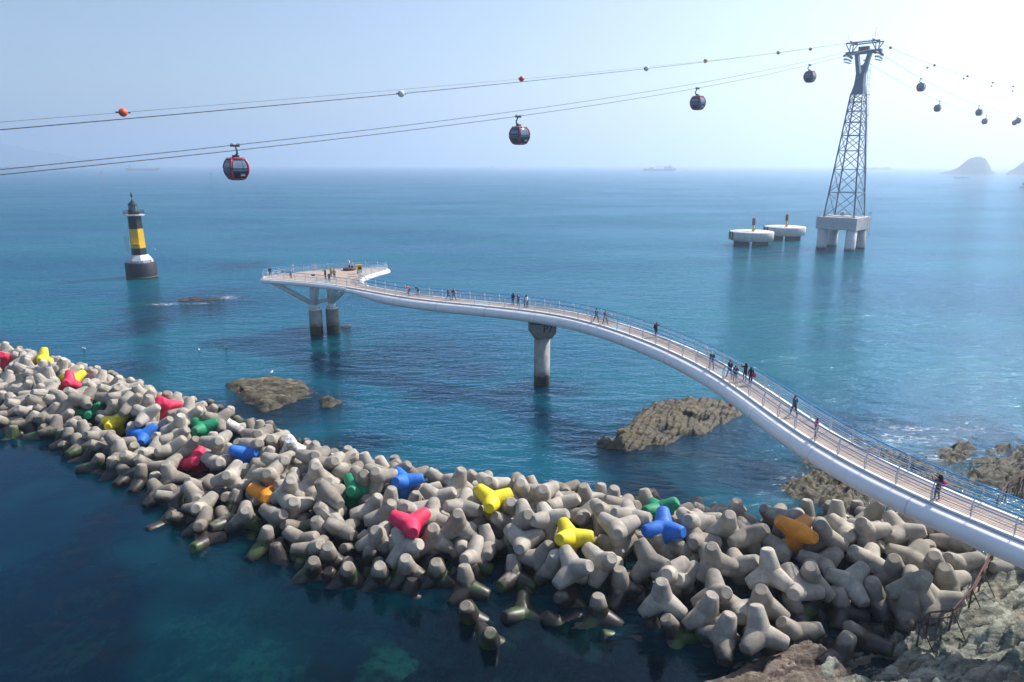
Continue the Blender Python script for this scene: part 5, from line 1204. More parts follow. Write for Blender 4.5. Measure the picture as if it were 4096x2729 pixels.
g 14.46 47.88 0.70 0.696 0.426 -0.513 -0.267 13 2 0
g 6.66 35.19 -0.90 0.765 0.062 0.509 -0.389 23 6 1
g -25.56 47.91 -0.00 0.927 0.287 -0.222 0.092 32 7 2
g 25.01 48.05 0.23 0.465 0.862 -0.095 -0.179 19 1 1
g -4.23 48.84 2.73 0.378 0.468 0.735 0.313 8 7 4
g 10.68 48.48 0.93 -0.343 -0.061 0.174 0.921 13 6 0
g 27.21 48.45 -0.09 0.505 -0.250 -0.823 -0.063 26 7 1
g 3.54 48.98 1.32 -0.274 -0.361 0.781 -0.430 9 0 2
g 5.87 49.09 1.32 0.338 -0.049 -0.151 0.928 9 0 3
g 3.05 36.19 -0.70 0.445 0.392 0.686 -0.421 29 2 0
g 0.64 37.02 -0.36 0.775 0.480 -0.286 -0.295 28 2 0
g 1.77 50.27 1.16 -0.482 0.001 0.829 -0.282 8 2 2
g -27.48 50.57 0.51 -0.203 0.393 0.215 0.871 3 4 3
g 7.10 50.63 0.34 0.071 -0.470 -0.599 0.644 13 6 6
g -4.20 51.20 1.58 -0.026 0.186 0.865 0.466 8 7 3
g -29.11 51.47 0.55 0.514 -0.454 0.018 0.728 3 5 2
g -9.55 52.13 2.05 0.045 0.965 -0.138 0.220 16 7 0
g -25.95 51.90 0.80 0.477 0.119 0.842 -0.223 3 4 1
g -6.88 39.35 -0.74 0.945 -0.039 0.110 -0.305 28 7 1
g -2.30 52.22 0.75 -0.196 0.724 0.661 0.003 8 7 0
g -12.02 52.62 2.22 0.546 -0.373 0.632 -0.405 12 1 1
g -0.03 52.19 0.35 0.316 0.465 0.757 0.333 8 1 0
g -5.98 52.57 1.07 0.540 -0.334 -0.175 0.752 16 2 1
g -29.04 53.44 1.17 0.581 -0.326 0.714 -0.214 3 5 0
g -30.22 53.28 0.12 -0.026 -0.490 0.678 0.548 3 5 1
g -10.91 53.67 1.46 0.610 -0.764 0.211 -0.007 16 7 2
g -4.04 53.45 0.27 -0.287 0.897 0.260 0.213 8 7 2
g -8.50 54.28 0.76 -0.363 0.037 0.900 0.237 16 1 0
g -12.91 54.60 1.59 -0.425 -0.292 -0.070 0.854 12 0 2
g -32.14 54.33 0.35 0.553 -0.279 -0.776 -0.117 3 5 3
g -6.33 54.49 0.05 0.961 0.138 -0.163 0.173 16 2 0
g -14.76 55.09 1.72 0.565 0.150 0.459 0.669 12 0 3
g -30.21 55.21 1.21 -0.092 0.241 -0.451 0.855 3 6 0
g -33.78 55.27 0.31 0.149 -0.615 0.764 0.128 14 4 2
g -17.80 55.90 1.51 -0.493 0.616 0.612 0.048 21 3 3
g -32.36 56.03 0.84 -0.284 -0.416 0.850 -0.154 3 6 1
g -11.14 55.95 0.45 0.090 -0.447 0.863 -0.218 16 7 1
g -13.83 56.23 0.50 -0.316 0.937 -0.141 -0.049 12 0 1
g -16.03 56.52 1.09 0.609 0.023 0.200 -0.767 21 3 7
g -35.62 56.41 0.19 0.040 -0.406 0.692 0.596 14 5 2
g -34.19 57.04 0.99 -0.401 -0.325 0.843 0.154 14 4 1
g -12.25 57.08 -0.25 0.284 0.897 -0.059 -0.335 16 7 3
g -32.74 57.72 1.47 -0.146 0.874 -0.042 -0.461 14 4 0
g -37.98 57.41 0.13 0.202 0.888 -0.240 0.337 14 5 3
g -30.96 57.87 1.77 0.697 -0.531 -0.475 -0.082 3 7 0
g -18.52 57.76 1.29 0.368 -0.497 0.785 -0.036 21 3 2
g -29.24 57.92 1.81 0.222 0.553 0.749 0.290 3 0 0
g -22.59 45.15 -0.13 0.847 -0.416 -0.309 0.121 32 7 0
g -36.02 58.22 1.01 -0.472 -0.439 0.593 -0.484 14 5 1
g -15.16 58.25 0.48 0.355 0.824 -0.083 -0.433 12 0 4
g -31.36 59.50 2.19 -0.389 0.364 -0.227 0.816 11 5 0
g -19.48 59.58 0.44 -0.133 0.158 -0.101 0.973 21 3 1
g -17.60 59.51 0.15 0.070 0.645 0.712 -0.270 21 3 5
g -37.22 60.06 1.26 -0.100 0.608 0.085 0.783 14 5 0
g -38.87 60.21 0.70 0.365 -0.297 0.535 0.701 7 4 0
g -40.37 59.95 -0.34 0.410 0.700 -0.047 -0.583 7 5 2
g -27.23 48.15 -0.57 0.404 0.306 0.861 0.034 32 7 3
g -31.99 61.42 2.58 -0.261 0.143 -0.183 0.937 11 6 0
g -41.39 60.93 0.61 0.691 0.705 -0.156 -0.022 7 5 1
g -23.71 61.34 1.25 0.072 -0.383 -0.645 0.657 21 7 3
g -20.45 61.62 -0.27 0.671 0.111 0.176 0.712 21 3 0
g -42.79 61.66 -0.15 -0.363 0.590 0.161 0.703 7 5 3
g -40.47 62.23 1.14 0.341 0.476 0.431 0.687 7 5 0
g -22.61 62.51 0.36 0.316 0.661 0.675 0.090 21 7 1
g -24.90 63.06 1.01 -0.379 0.838 0.104 -0.377 20 2 1
g -42.25 63.16 1.02 0.497 -0.099 -0.006 0.862 10 4 1
g -44.12 63.14 0.20 0.222 0.782 -0.013 0.582 10 5 0
g 11.79 50.75 -0.11 0.084 0.527 0.702 -0.471 13 7 0
g -36.55 64.15 2.71 -0.477 -0.311 0.404 0.716 2 5 0
g 10.45 50.98 -0.80 0.618 -0.299 0.690 -0.230 13 6 1
g -29.45 64.24 2.10 -0.249 0.427 0.214 0.843 11 1 1
g 8.59 51.28 -0.83 0.234 0.512 0.738 0.372 13 6 4
g -32.35 64.60 2.22 0.835 -0.167 -0.523 -0.039 11 7 0
g -24.22 64.15 -0.25 0.538 0.633 -0.006 -0.557 21 6 1
g -43.59 64.56 0.92 0.675 -0.738 -0.016 0.027 10 4 0
g -45.45 64.37 -0.33 0.217 0.644 -0.424 -0.599 10 5 2
g 4.96 52.04 -0.67 0.459 -0.491 0.734 0.097 9 0 0
g -46.59 65.16 0.69 0.373 -0.458 0.650 -0.478 10 5 1
g -48.13 65.21 -0.02 -0.177 0.218 -0.129 0.951 10 5 3
g -30.47 65.71 1.42 0.092 0.564 0.813 -0.112 11 1 0
g 1.69 53.01 -0.58 0.800 0.024 0.264 -0.539 8 2 1
g -37.47 66.31 2.69 0.940 0.028 0.160 -0.300 2 6 0
g -39.23 66.44 2.92 -0.217 0.930 0.179 0.238 7 1 0
g -33.41 66.41 2.26 -0.105 -0.376 0.806 0.445 2 2 1
g -48.45 66.60 0.64 0.632 -0.399 0.659 -0.080 10 6 3
g -46.84 66.89 1.08 0.310 0.619 0.714 -0.105 10 6 0
g -2.77 54.22 -0.32 -0.220 0.842 0.483 -0.096 8 7 1
g -50.49 66.88 0.61 0.158 -0.403 -0.466 0.772 10 6 5
g -40.64 67.42 2.64 -0.167 0.862 -0.157 -0.452 7 0 0
g -34.65 67.42 1.90 0.372 0.547 0.182 0.727 2 3 0
g -52.99 67.15 0.54 0.590 -0.650 -0.418 0.234 10 6 6
g -32.49 67.37 1.12 -0.013 0.785 0.043 0.618 11 0 0
g -38.48 67.93 2.78 -0.442 -0.550 0.283 0.649 2 6 1
g -28.36 67.48 0.13 -0.266 -0.060 0.783 -0.560 20 1 0
g -36.58 68.29 2.48 -0.176 0.876 -0.035 0.447 2 0 0
g -48.95 68.03 1.25 0.681 0.534 -0.444 0.231 10 6 1
g -41.50 69.02 2.95 0.008 0.998 -0.044 0.054 10 1 1
g -51.70 68.73 1.14 -0.306 -0.455 0.832 0.082 10 6 4
g -39.60 69.20 2.95 0.476 0.535 0.584 0.382 2 7 0
g -47.70 69.20 2.03 0.492 -0.264 -0.108 0.823 10 7 0
g -45.79 69.33 2.53 -0.191 0.300 0.293 0.888 10 0 0
g -53.94 68.96 0.74 0.900 -0.177 0.385 -0.101 1 5 1
g -30.61 68.91 0.40 -0.357 0.771 0.407 0.334 20 7 0
g -49.97 69.11 0.93 -0.332 -0.296 -0.152 0.883 10 6 2
g -32.79 69.06 0.76 -0.419 0.701 -0.467 -0.340 11 0 1
g -43.11 69.67 2.63 0.507 -0.650 0.456 0.337 10 1 0
g -56.29 69.42 -0.02 -0.213 0.464 0.784 -0.353 10 6 7
g -36.75 69.86 1.68 0.316 0.825 0.101 0.457 2 2 0
g -49.11 70.02 1.92 0.514 -0.741 -0.430 0.045 1 4 0
g -34.68 70.02 1.08 0.411 -0.515 0.100 0.745 2 2 2
g -10.37 57.34 -0.12 0.967 -0.025 -0.113 0.226 16 0 0
g -51.41 70.34 1.73 0.681 0.378 0.082 -0.621 1 5 0
s -37.90 71.07 1.53 -0.045 0.334 0.894 0.294
s -63.39 88.85 0.48 -0.291 0.821 -0.013 0.490
s -73.78 91.09 2.23 0.615 0.126 0.066 -0.776
s -59.57 76.81 1.50 0.354 -0.585 0.587 -0.433
s -57.61 76.23 1.93 0.310 -0.335 0.837 -0.301
s -76.29 97.00 0.65 0.370 0.077 0.883 -0.278
s -57.57 72.43 1.00 0.254 0.337 0.858 0.291
s -43.28 73.28 2.26 0.617 0.155 0.518 0.571
s -59.58 72.58 0.00 -0.308 0.501 0.673 -0.449
s -66.12 86.89 2.24 0.531 0.530 -0.119 -0.650
s -45.10 73.79 2.47 -0.378 0.821 0.288 0.316
s -39.35 71.89 1.43 -0.311 0.138 0.865 0.368
s -74.57 94.74 1.02 0.894 0.080 0.182 -0.401
s -68.39 85.31 1.98 0.469 -0.439 0.688 -0.338
s -45.16 75.29 1.72 0.698 -0.508 0.506 -0.008
s -40.92 71.39 2.09 -0.402 -0.263 0.830 0.282
s -63.77 85.68 2.31 0.440 0.267 0.823 -0.239
s -44.18 71.36 2.62 -0.394 0.479 0.219 0.753
s -42.32 75.39 0.77 0.193 -0.102 0.916 -0.337
s -36.88 72.90 0.39 0.871 -0.140 0.348 -0.319
s -39.82 75.17 -0.07 -0.055 0.821 0.009 0.568
s -50.66 78.91 1.57 -0.242 0.502 0.600 -0.573
s -72.07 92.86 1.16 -0.081 0.520 -0.039 0.849
s -60.97 88.46 0.33 0.854 0.134 0.462 0.199
s -56.19 78.71 2.42 -0.460 0.593 0.622 -0.225
s -55.65 80.66 2.59 -0.341 0.205 -0.135 0.907
s -67.90 92.14 0.40 -0.262 -0.191 0.704 0.632
s -69.56 92.80 0.87 0.843 -0.016 0.537 0.017
s -68.42 90.48 1.45 0.124 0.249 0.909 -0.309
s -73.84 95.99 0.07 -0.206 -0.273 0.621 0.705
s -65.97 83.12 1.89 -0.058 0.935 0.040 0.349
s -50.77 82.75 -0.00 0.242 0.853 -0.298 0.353
s -55.70 84.36 0.62 -0.435 0.167 0.132 0.875
s -66.45 81.25 1.36 0.211 -0.074 -0.143 0.964
s -70.91 91.36 1.63 0.794 -0.436 -0.419 -0.061
s -48.88 79.12 1.13 0.900 0.334 -0.273 0.057
s -47.79 75.34 2.49 0.697 0.631 0.004 -0.341
s -59.80 86.62 0.73 0.789 0.197 -0.528 0.244
s -47.76 70.82 2.37 0.813 -0.483 0.309 0.099
s -53.91 82.19 1.09 0.615 0.680 -0.364 0.163
s -57.23 85.25 0.66 -0.147 0.736 -0.479 -0.456
s -52.18 81.40 1.24 0.245 0.874 -0.216 0.361
s -72.93 94.42 0.25 0.024 0.662 0.207 0.720
s -47.61 80.31 0.28 -0.255 -0.128 0.807 -0.517
s -51.63 71.89 2.19 -0.168 0.880 -0.191 -0.402
s -61.16 78.56 1.52 -0.389 0.783 -0.108 -0.474
s -55.27 73.74 2.01 0.453 -0.524 -0.341 0.636
s -77.68 99.00 0.20 0.433 0.303 0.712 0.463
s -53.32 74.17 2.53 0.653 -0.425 0.453 -0.433
s -70.56 88.64 2.37 0.358 0.194 0.906 -0.113
s -43.09 77.24 0.23 0.605 -0.733 -0.214 0.227
s -57.51 83.49 1.89 0.624 -0.570 0.524 -0.102
s -34.65 71.64 0.09 0.848 -0.526 -0.060 0.013
s -53.54 84.23 0.21 0.594 0.117 0.100 -0.790
s -57.51 79.86 2.39 0.984 -0.016 0.156 0.082
s -69.65 87.30 2.24 0.840 0.536 -0.042 -0.073
s -47.00 78.74 0.70 0.535 -0.327 0.133 -0.767
s -54.29 76.55 2.49 0.142 0.792 -0.140 0.578
s -41.11 74.12 0.95 0.368 0.848 -0.128 -0.359
s -68.80 89.08 2.30 0.582 0.518 -0.566 0.269
s -53.39 72.50 1.89 0.301 -0.408 -0.460 0.729
s -59.79 74.76 0.95 0.353 0.819 0.040 -0.450
s -65.27 89.51 0.70 0.635 -0.482 -0.596 0.090
s -59.71 79.94 2.73 0.834 0.088 0.217 0.499
s -61.28 82.18 2.52 0.214 -0.266 -0.655 0.674
s -57.90 74.36 1.22 -0.255 0.337 -0.037 0.906
s -45.23 77.60 0.85 -0.423 -0.496 0.253 0.715
s -56.01 76.94 2.79 0.175 -0.181 -0.410 0.877
s -48.21 77.29 1.56 0.695 0.026 0.707 -0.123
s -61.58 77.02 0.90 0.243 0.938 0.235 0.079
s -57.40 70.81 0.05 0.759 -0.511 0.403 0.012
s -58.18 87.23 0.29 0.594 -0.361 -0.416 -0.587
s -66.36 88.60 1.89 -0.042 0.387 0.897 -0.208
s -53.88 70.60 1.40 0.055 -0.158 -0.433 0.886
s -55.25 71.60 1.27 0.596 -0.353 0.394 -0.604
s -62.22 83.71 2.76 0.234 -0.435 0.861 0.123
s -47.37 73.11 2.43 -0.358 -0.558 0.745 -0.074
s -76.34 94.86 1.51 0.362 0.494 0.682 -0.400
s -55.50 82.55 1.59 0.035 0.489 0.863 0.118
s -38.55 73.90 0.38 -0.201 -0.345 0.729 -0.556
s -58.53 78.68 2.83 0.567 0.407 0.450 0.557
s -33.31 70.54 0.02 0.510 0.247 0.822 -0.059
s -74.95 92.82 1.63 0.731 -0.577 -0.341 -0.128
s -67.80 82.62 1.13 -0.328 0.202 -0.188 0.903
s -65.03 78.70 0.88 0.514 0.386 -0.760 0.095
s -64.15 90.63 0.23 -0.478 0.618 -0.452 -0.432
s -55.43 85.78 -0.19 0.036 0.280 0.909 -0.306
s -72.24 90.46 2.37 0.534 0.163 -0.329 -0.761
s -62.30 75.47 0.28 0.221 0.475 0.154 0.838
s -63.47 79.90 1.75 -0.108 -0.593 0.798 0.016
s -70.28 94.14 -0.02 0.944 -0.285 -0.162 0.037
s -66.74 90.50 0.86 0.372 0.332 0.808 0.315
s -63.61 77.31 0.74 0.792 -0.553 0.249 0.069
s -48.91 81.46 -0.10 0.730 -0.338 0.404 -0.435
s -56.90 81.90 2.27 0.143 -0.664 0.260 0.687
s -45.61 71.13 2.11 0.774 -0.624 0.046 0.101
s -54.34 80.33 1.63 0.693 0.247 -0.461 0.496
s -65.35 91.41 -0.48 0.221 -0.520 -0.416 0.713
s -42.57 71.45 2.35 0.422 0.854 0.279 0.121
s -49.58 71.46 2.03 0.718 -0.324 -0.392 0.475
s -61.65 87.09 0.37 0.078 -0.484 0.840 -0.232
s -52.27 82.60 0.09 0.357 -0.510 0.773 0.124
s -46.96 76.38 1.64 -0.229 0.970 0.083 0.008
s -39.59 70.37 1.68 -0.264 -0.433 0.747 0.429
s -67.67 87.40 2.13 0.324 0.857 0.097 0.390
s -70.06 86.14 1.29 0.504 -0.548 0.001 0.668
s -61.94 80.86 1.96 -0.154 0.184 0.836 -0.493
s -59.17 84.94 1.24 0.823 0.285 -0.394 0.294
s -43.83 74.86 0.88 -0.393 0.509 0.764 0.054
s -36.42 71.27 0.51 -0.417 0.703 0.418 -0.397
s -41.37 76.63 -0.61 -0.453 0.691 0.435 0.357
s -50.22 80.67 0.47 -0.478 -0.060 0.651 -0.586
s -62.41 89.82 -0.47 0.970 -0.039 -0.239 -0.030
s -55.45 75.63 1.81 0.110 0.318 0.847 -0.412
s -77.94 96.47 0.92 -0.457 0.696 0.146 0.535
s -66.50 85.28 1.15 0.371 0.241 0.865 0.237
s 27.74 38.93 0.08 0.692 -0.266 -0.569 0.356
s -9.87 41.99 -0.01 -0.174 -0.580 0.528 0.595
s 4.19 49.29 -0.45 -0.212 0.912 0.213 0.280
s 12.71 46.26 0.11 0.562 -0.362 -0.639 -0.381
s 1.67 43.34 0.70 0.647 0.390 -0.302 -0.581
s 18.56 37.16 0.24 0.212 0.830 -0.239 0.456
s 11.24 40.32 0.79 0.016 -0.165 0.909 -0.382
s -36.70 65.16 1.54 -0.376 0.214 0.015 0.901
s 6.47 47.14 0.40 -0.144 0.812 0.358 -0.437
s 14.94 35.34 0.00 0.350 -0.312 0.864 0.183
s 26.83 40.91 1.05 0.049 -0.022 0.892 0.450
s -6.69 54.71 -1.66 0.316 0.919 -0.234 0.019
s -9.43 47.89 1.50 0.230 0.074 -0.007 0.970
s 2.46 51.05 -1.05 0.809 -0.105 -0.571 0.094
s 25.72 45.79 -0.20 0.891 -0.027 -0.302 -0.337
s 16.55 38.69 0.78 -0.295 -0.165 0.898 -0.282
s -21.72 51.95 1.30 0.114 0.872 0.258 0.401
s -11.88 54.56 0.03 0.373 -0.586 0.719 -0.017
s -3.73 49.90 0.34 -0.487 0.686 0.104 -0.530
s -21.80 55.61 1.49 -0.102 0.901 0.196 0.374
s 19.52 33.27 -1.61 0.573 0.364 0.665 0.312
s 9.30 47.24 -0.03 -0.441 -0.446 0.753 -0.198
s -7.68 47.88 1.06 0.655 0.065 0.089 0.747
s -40.74 68.77 1.64 -0.100 0.697 -0.349 0.618
s -59.95 83.10 1.19 0.284 0.812 0.012 -0.510
s -7.20 46.41 0.77 -0.103 -0.481 -0.494 0.717
s 21.70 47.85 -1.13 0.591 -0.697 -0.060 -0.400
s -55.15 72.98 0.61 0.617 -0.644 -0.448 -0.059
s -9.79 43.58 0.36 -0.306 0.907 0.274 -0.092
s -35.03 64.11 1.45 0.798 0.280 -0.533 -0.040
s 11.20 47.63 -0.44 0.300 0.164 0.848 -0.406
s -20.46 50.91 1.49 -0.266 0.928 0.055 -0.256
s 13.00 32.22 -1.38 0.734 0.018 0.127 -0.666
s 20.61 42.20 0.85 0.705 -0.551 -0.238 -0.377
s 5.47 48.27 0.03 0.237 0.567 0.775 -0.146
s 26.85 44.88 0.27 0.286 0.776 -0.145 -0.544
s -50.33 66.68 -0.89 0.316 0.293 0.884 -0.182
s -9.27 55.16 -1.23 0.562 -0.585 0.272 0.517
s -36.42 73.06 -1.15 -0.036 -0.070 0.769 0.634
s 14.83 44.32 0.90 0.644 -0.721 0.251 -0.048
s 31.23 39.41 0.17 0.194 -0.498 0.739 0.410
s -7.39 52.20 -0.23 -0.025 -0.434 0.761 0.482
s -65.23 87.39 0.73 0.641 -0.576 0.507 -0.001
s -11.95 40.85 -0.73 -0.482 0.754 0.345 -0.283
s -42.09 66.62 0.73 0.226 -0.629 0.733 0.129
s -7.34 44.67 0.70 0.695 -0.369 0.455 -0.417
s 25.49 35.14 -1.17 0.711 -0.350 -0.541 0.282
s 7.85 38.24 -0.40 0.594 0.352 -0.030 0.723
s 20.47 45.93 -0.25 -0.093 0.150 0.353 0.919
s 8.70 35.89 -0.97 -0.183 0.708 0.519 -0.443
s -24.66 58.63 1.45 0.827 0.214 -0.246 0.458
s -71.24 94.10 -1.18 0.633 0.177 -0.421 0.625
s 0.03 49.88 0.05 -0.365 0.555 0.468 0.583
s -59.62 87.11 -0.74 0.850 -0.513 0.013 0.121
s 4.61 40.46 0.08 0.225 0.649 0.705 0.175
s -8.45 41.09 -0.52 -0.094 -0.352 0.754 -0.547
s 6.65 44.47 1.10 0.952 -0.118 -0.196 -0.201
s -3.81 42.10 -0.09 0.573 0.033 -0.002 -0.819
s -1.62 46.81 1.09 0.569 -0.591 0.456 0.345
s 11.61 43.75 1.10 0.569 -0.675 0.461 0.087
s 25.94 38.25 -0.45 -0.238 0.116 0.806 -0.529
s -4.99 53.44 -1.25 -0.377 -0.166 0.907 0.087
s 12.77 34.50 -0.74 0.397 0.499 -0.367 0.677
s -3.09 48.76 1.09 -0.476 0.699 -0.525 -0.094
s 17.43 45.18 0.16 0.575 -0.540 -0.505 -0.350
s 11.60 36.03 -0.48 0.953 -0.084 0.202 -0.210
s -4.81 44.25 0.78 0.879 -0.042 0.437 -0.187
s 0.99 41.56 0.00 -0.414 0.763 -0.454 -0.200
s -59.25 81.75 1.71 0.278 0.669 0.643 -0.249
s 23.75 39.15 0.53 0.779 0.549 0.276 -0.128
s -63.30 83.57 1.57 0.144 0.238 0.960 0.030
s 20.83 37.89 0.13 -0.110 0.849 -0.478 -0.195
s 5.98 38.10 -0.78 -0.164 0.563 0.291 0.756
s -38.50 58.75 -0.81 0.354 -0.426 0.694 -0.461
s 28.38 41.58 0.68 0.997 0.060 -0.038 0.017
s -71.20 87.79 1.04 0.666 0.145 -0.055 0.729
s 10.93 46.05 0.28 0.109 -0.305 0.021 0.946
s -45.08 66.61 0.12 0.374 -0.100 0.826 -0.411
s -14.73 42.19 -0.87 0.511 0.464 -0.705 0.166
s 24.08 45.06 0.10 0.473 -0.537 0.622 0.318
s 23.21 37.82 0.06 0.320 -0.285 -0.078 0.900
s 3.11 43.67 1.33 0.788 0.403 0.331 0.327
s -22.30 49.60 0.29 -0.250 0.767 0.186 -0.561
s 26.82 43.45 1.10 -0.277 -0.217 0.768 -0.535
s 16.69 43.53 1.28 0.675 -0.552 -0.377 -0.311
s 26.97 36.64 -1.11 -0.026 -0.636 0.712 0.298
s 19.30 43.93 0.65 0.132 -0.458 0.645 0.598
s 2.89 45.26 1.02 -0.371 0.001 -0.130 0.920
s -26.25 57.12 1.23 0.450 0.613 0.628 -0.169
s 12.73 39.93 0.98 0.824 0.159 0.481 -0.253
s 10.71 34.64 -1.08 0.668 0.473 -0.570 -0.072
s -33.21 60.88 1.50 -0.168 -0.183 -0.417 0.874
s 24.76 44.00 0.97 0.382 0.734 -0.439 0.350
s -4.59 48.30 1.35 0.260 0.730 0.292 -0.560
s 7.80 49.56 -0.94 -0.202 0.602 0.437 0.637
s 2.92 37.84 -1.59 0.613 0.306 -0.137 -0.716
s 6.14 42.57 0.83 0.571 0.813 0.021 0.113
s -14.30 52.42 1.50 0.690 -0.135 -0.685 -0.192
s 8.44 39.50 0.47 0.058 -0.562 -0.103 0.819
s -24.75 47.15 -1.19 -0.353 0.171 0.667 0.633
s -54.65 69.63 -0.61 0.165 0.571 0.229 0.771
s -6.04 48.17 0.91 -0.469 -0.326 0.668 -0.477
s 32.44 43.24 0.01 0.292 0.623 -0.338 0.642
s 6.29 50.47 -0.95 0.713 0.194 -0.198 -0.643
s 30.64 36.52 -1.58 0.011 0.852 -0.483 0.204
s 0.90 44.85 1.13 0.042 -0.148 0.847 0.508
s -5.70 38.67 -1.37 -0.240 -0.519 0.616 -0.541
s -8.52 39.66 -1.06 0.760 0.231 0.592 0.134
s 9.65 43.69 0.90 0.794 -0.041 -0.455 0.402
s -27.77 52.70 -0.16 0.782 -0.182 0.557 -0.211
s 8.65 44.90 0.93 0.977 -0.030 0.033 0.209
s -44.14 76.23 -0.31 0.170 0.748 -0.446 0.461
s -3.08 46.03 1.24 0.185 0.403 0.021 0.896
s -26.20 63.33 -0.01 -0.244 0.714 -0.548 0.360
s 19.28 47.29 -1.07 0.025 0.026 0.029 0.999
s 10.89 49.48 -1.38 -0.254 0.273 0.780 0.503
s 1.22 37.78 -1.60 0.406 -0.316 0.687 0.513
s -42.70 68.13 1.07 -0.495 0.610 0.242 -0.570
s -28.96 68.18 -1.34 -0.078 0.847 0.213 0.481
s -1.39 49.76 0.54 0.575 0.745 0.082 0.328
s 14.88 33.20 -0.92 0.587 0.786 0.079 -0.180
s -64.25 81.14 0.48 0.135 0.974 -0.035 -0.176
s -66.92 91.14 -0.74 -0.470 0.472 0.743 -0.073
s -53.24 71.12 0.14 0.519 -0.477 -0.624 -0.338
s -60.90 85.49 0.51 0.219 0.637 0.698 0.245
s -72.27 90.68 0.73 0.348 -0.153 0.426 0.821
s -38.94 62.06 0.08 0.618 0.199 0.488 0.584
s -62.55 88.02 -0.47 -0.413 -0.461 0.778 -0.110
s 0.74 51.58 -1.23 0.663 0.091 0.036 0.742
s -70.18 91.55 -0.01 0.524 0.656 0.244 -0.486
s 0.24 39.12 -1.00 0.794 0.210 -0.567 0.068
s -16.38 52.76 1.23 -0.320 0.360 0.091 0.872
s -11.33 43.58 0.03 0.328 0.849 0.290 0.295
s 9.28 48.61 -0.70 0.721 -0.456 -0.482 -0.200
s 15.19 42.46 1.23 0.533 0.437 0.672 0.271
s -37.57 63.53 0.95 -0.004 0.260 0.876 -0.406
s 18.12 38.60 0.71 -0.393 -0.393 0.785 -0.274
s -2.95 39.12 -1.12 0.792 -0.166 0.521 -0.272
s 20.60 40.67 0.86 -0.205 -0.418 0.475 0.747
s -35.01 68.51 0.56 0.613 -0.491 -0.544 -0.295
s -17.90 50.74 1.71 -0.177 -0.426 -0.354 0.814
s 14.71 47.21 -0.65 0.416 0.806 0.352 -0.229
s -60.66 74.70 -0.34 -0.309 -0.340 0.789 -0.409
s 21.35 35.77 -0.76 0.754 0.267 -0.569 -0.191
s -56.73 75.32 0.94 0.981 0.008 -0.149 0.125
s -68.29 84.20 0.71 0.561 0.041 -0.004 0.827
s 17.64 46.59 -0.46 0.339 -0.236 0.761 0.500
s 21.64 44.26 0.85 0.328 0.793 -0.502 -0.107
s -18.84 60.00 -0.88 0.745 -0.064 -0.663 0.044
s -10.66 46.79 1.64 0.224 -0.246 0.896 -0.294
s 22.37 42.87 0.87 0.134 0.019 -0.115 0.984
s -75.14 96.50 -0.70 0.608 0.203 0.298 -0.708
s -39.14 68.12 1.36 0.242 -0.285 0.563 0.737
s -16.44 57.44 -0.58 -0.485 0.056 0.702 -0.519
s -57.73 82.17 0.99 -0.284 -0.518 0.802 0.086
s -28.23 51.10 -0.99 -0.040 -0.565 0.653 0.502
s -58.08 78.97 1.31 -0.058 0.276 -0.228 0.932
s -4.69 46.61 1.10 -0.433 0.674 0.599 0.003
s 17.47 33.97 -0.77 0.465 0.670 -0.459 0.353
s 11.63 32.98 -1.27 -0.296 0.895 0.228 0.243
s -52.21 68.92 -0.27 0.466 -0.401 -0.161 0.772
s -25.47 61.18 0.85 -0.159 0.774 -0.155 -0.593
s 24.10 41.62 1.19 -0.416 0.329 0.677 -0.510
s 29.51 46.78 -1.18 -0.149 0.849 0.426 -0.274
s 8.01 46.44 0.32 0.839 0.364 -0.289 -0.284
s -31.41 67.73 -0.26 0.506 0.628 -0.092 -0.584
s -3.30 53.47 -1.44 0.818 0.078 0.063 -0.566
s 29.54 37.67 -0.60 0.567 -0.109 -0.810 0.101
s -30.14 52.12 -1.24 0.414 0.215 0.230 0.854
s 32.93 39.78 0.59 0.079 -0.595 0.188 0.777
s -46.14 72.64 1.38 -0.461 -0.043 0.864 0.196
s -49.16 75.40 1.42 0.544 -0.482 0.573 -0.378
s -3.28 51.56 -0.44 0.973 0.059 -0.216 0.058
s -13.41 43.09 -0.71 0.595 0.648 0.464 -0.100
s -44.78 78.82 -1.35 -0.178 0.974 0.096 -0.103
s -49.87 77.24 1.09 0.131 -0.663 0.709 -0.200
s 16.50 48.03 -1.11 0.750 -0.596 0.159 -0.240
s -46.93 69.34 0.66 -0.457 0.521 0.308 0.652
s -36.53 57.78 -0.70 0.818 0.506 -0.252 0.109
s -24.23 49.19 -0.16 0.682 -0.054 0.001 -0.729
s -36.01 67.56 1.17 0.963 0.085 -0.145 -0.212
s -27.91 59.07 1.38 0.304 0.013 0.100 0.947
s -52.13 66.45 -1.12 -0.316 -0.434 0.816 0.213
s 32.16 38.17 -0.35 0.540 0.230 -0.182 -0.789
s -60.62 76.20 0.04 0.067 -0.417 0.814 0.400
s -71.54 92.81 -0.46 0.423 -0.463 0.707 -0.326
s -56.66 86.55 -0.97 0.040 -0.629 0.697 -0.341
s -13.65 46.45 1.18 0.856 0.201 -0.249 -0.406
s -54.82 83.28 -0.11 -0.084 0.023 0.032 0.996
s -0.13 43.26 0.76 0.351 0.714 -0.405 0.450
s -62.39 79.27 0.43 0.967 0.059 -0.244 0.053
s -58.30 85.74 -0.45 0.182 -0.039 -0.142 0.972
s -74.49 93.35 0.25 0.733 0.228 -0.605 0.214
s 28.38 43.46 0.74 0.090 0.802 -0.342 0.481
s -1.89 45.02 0.95 -0.298 0.143 0.883 0.334
s 29.74 40.61 0.23 0.516 -0.719 0.451 -0.120
s -1.41 52.94 -1.32 -0.141 0.727 0.291 0.606
s 32.54 45.36 -1.30 0.514 0.738 -0.360 -0.249
s -35.88 60.07 0.49 0.238 0.839 0.173 -0.458
s -16.26 44.45 -0.50 -0.397 -0.220 -0.121 0.883
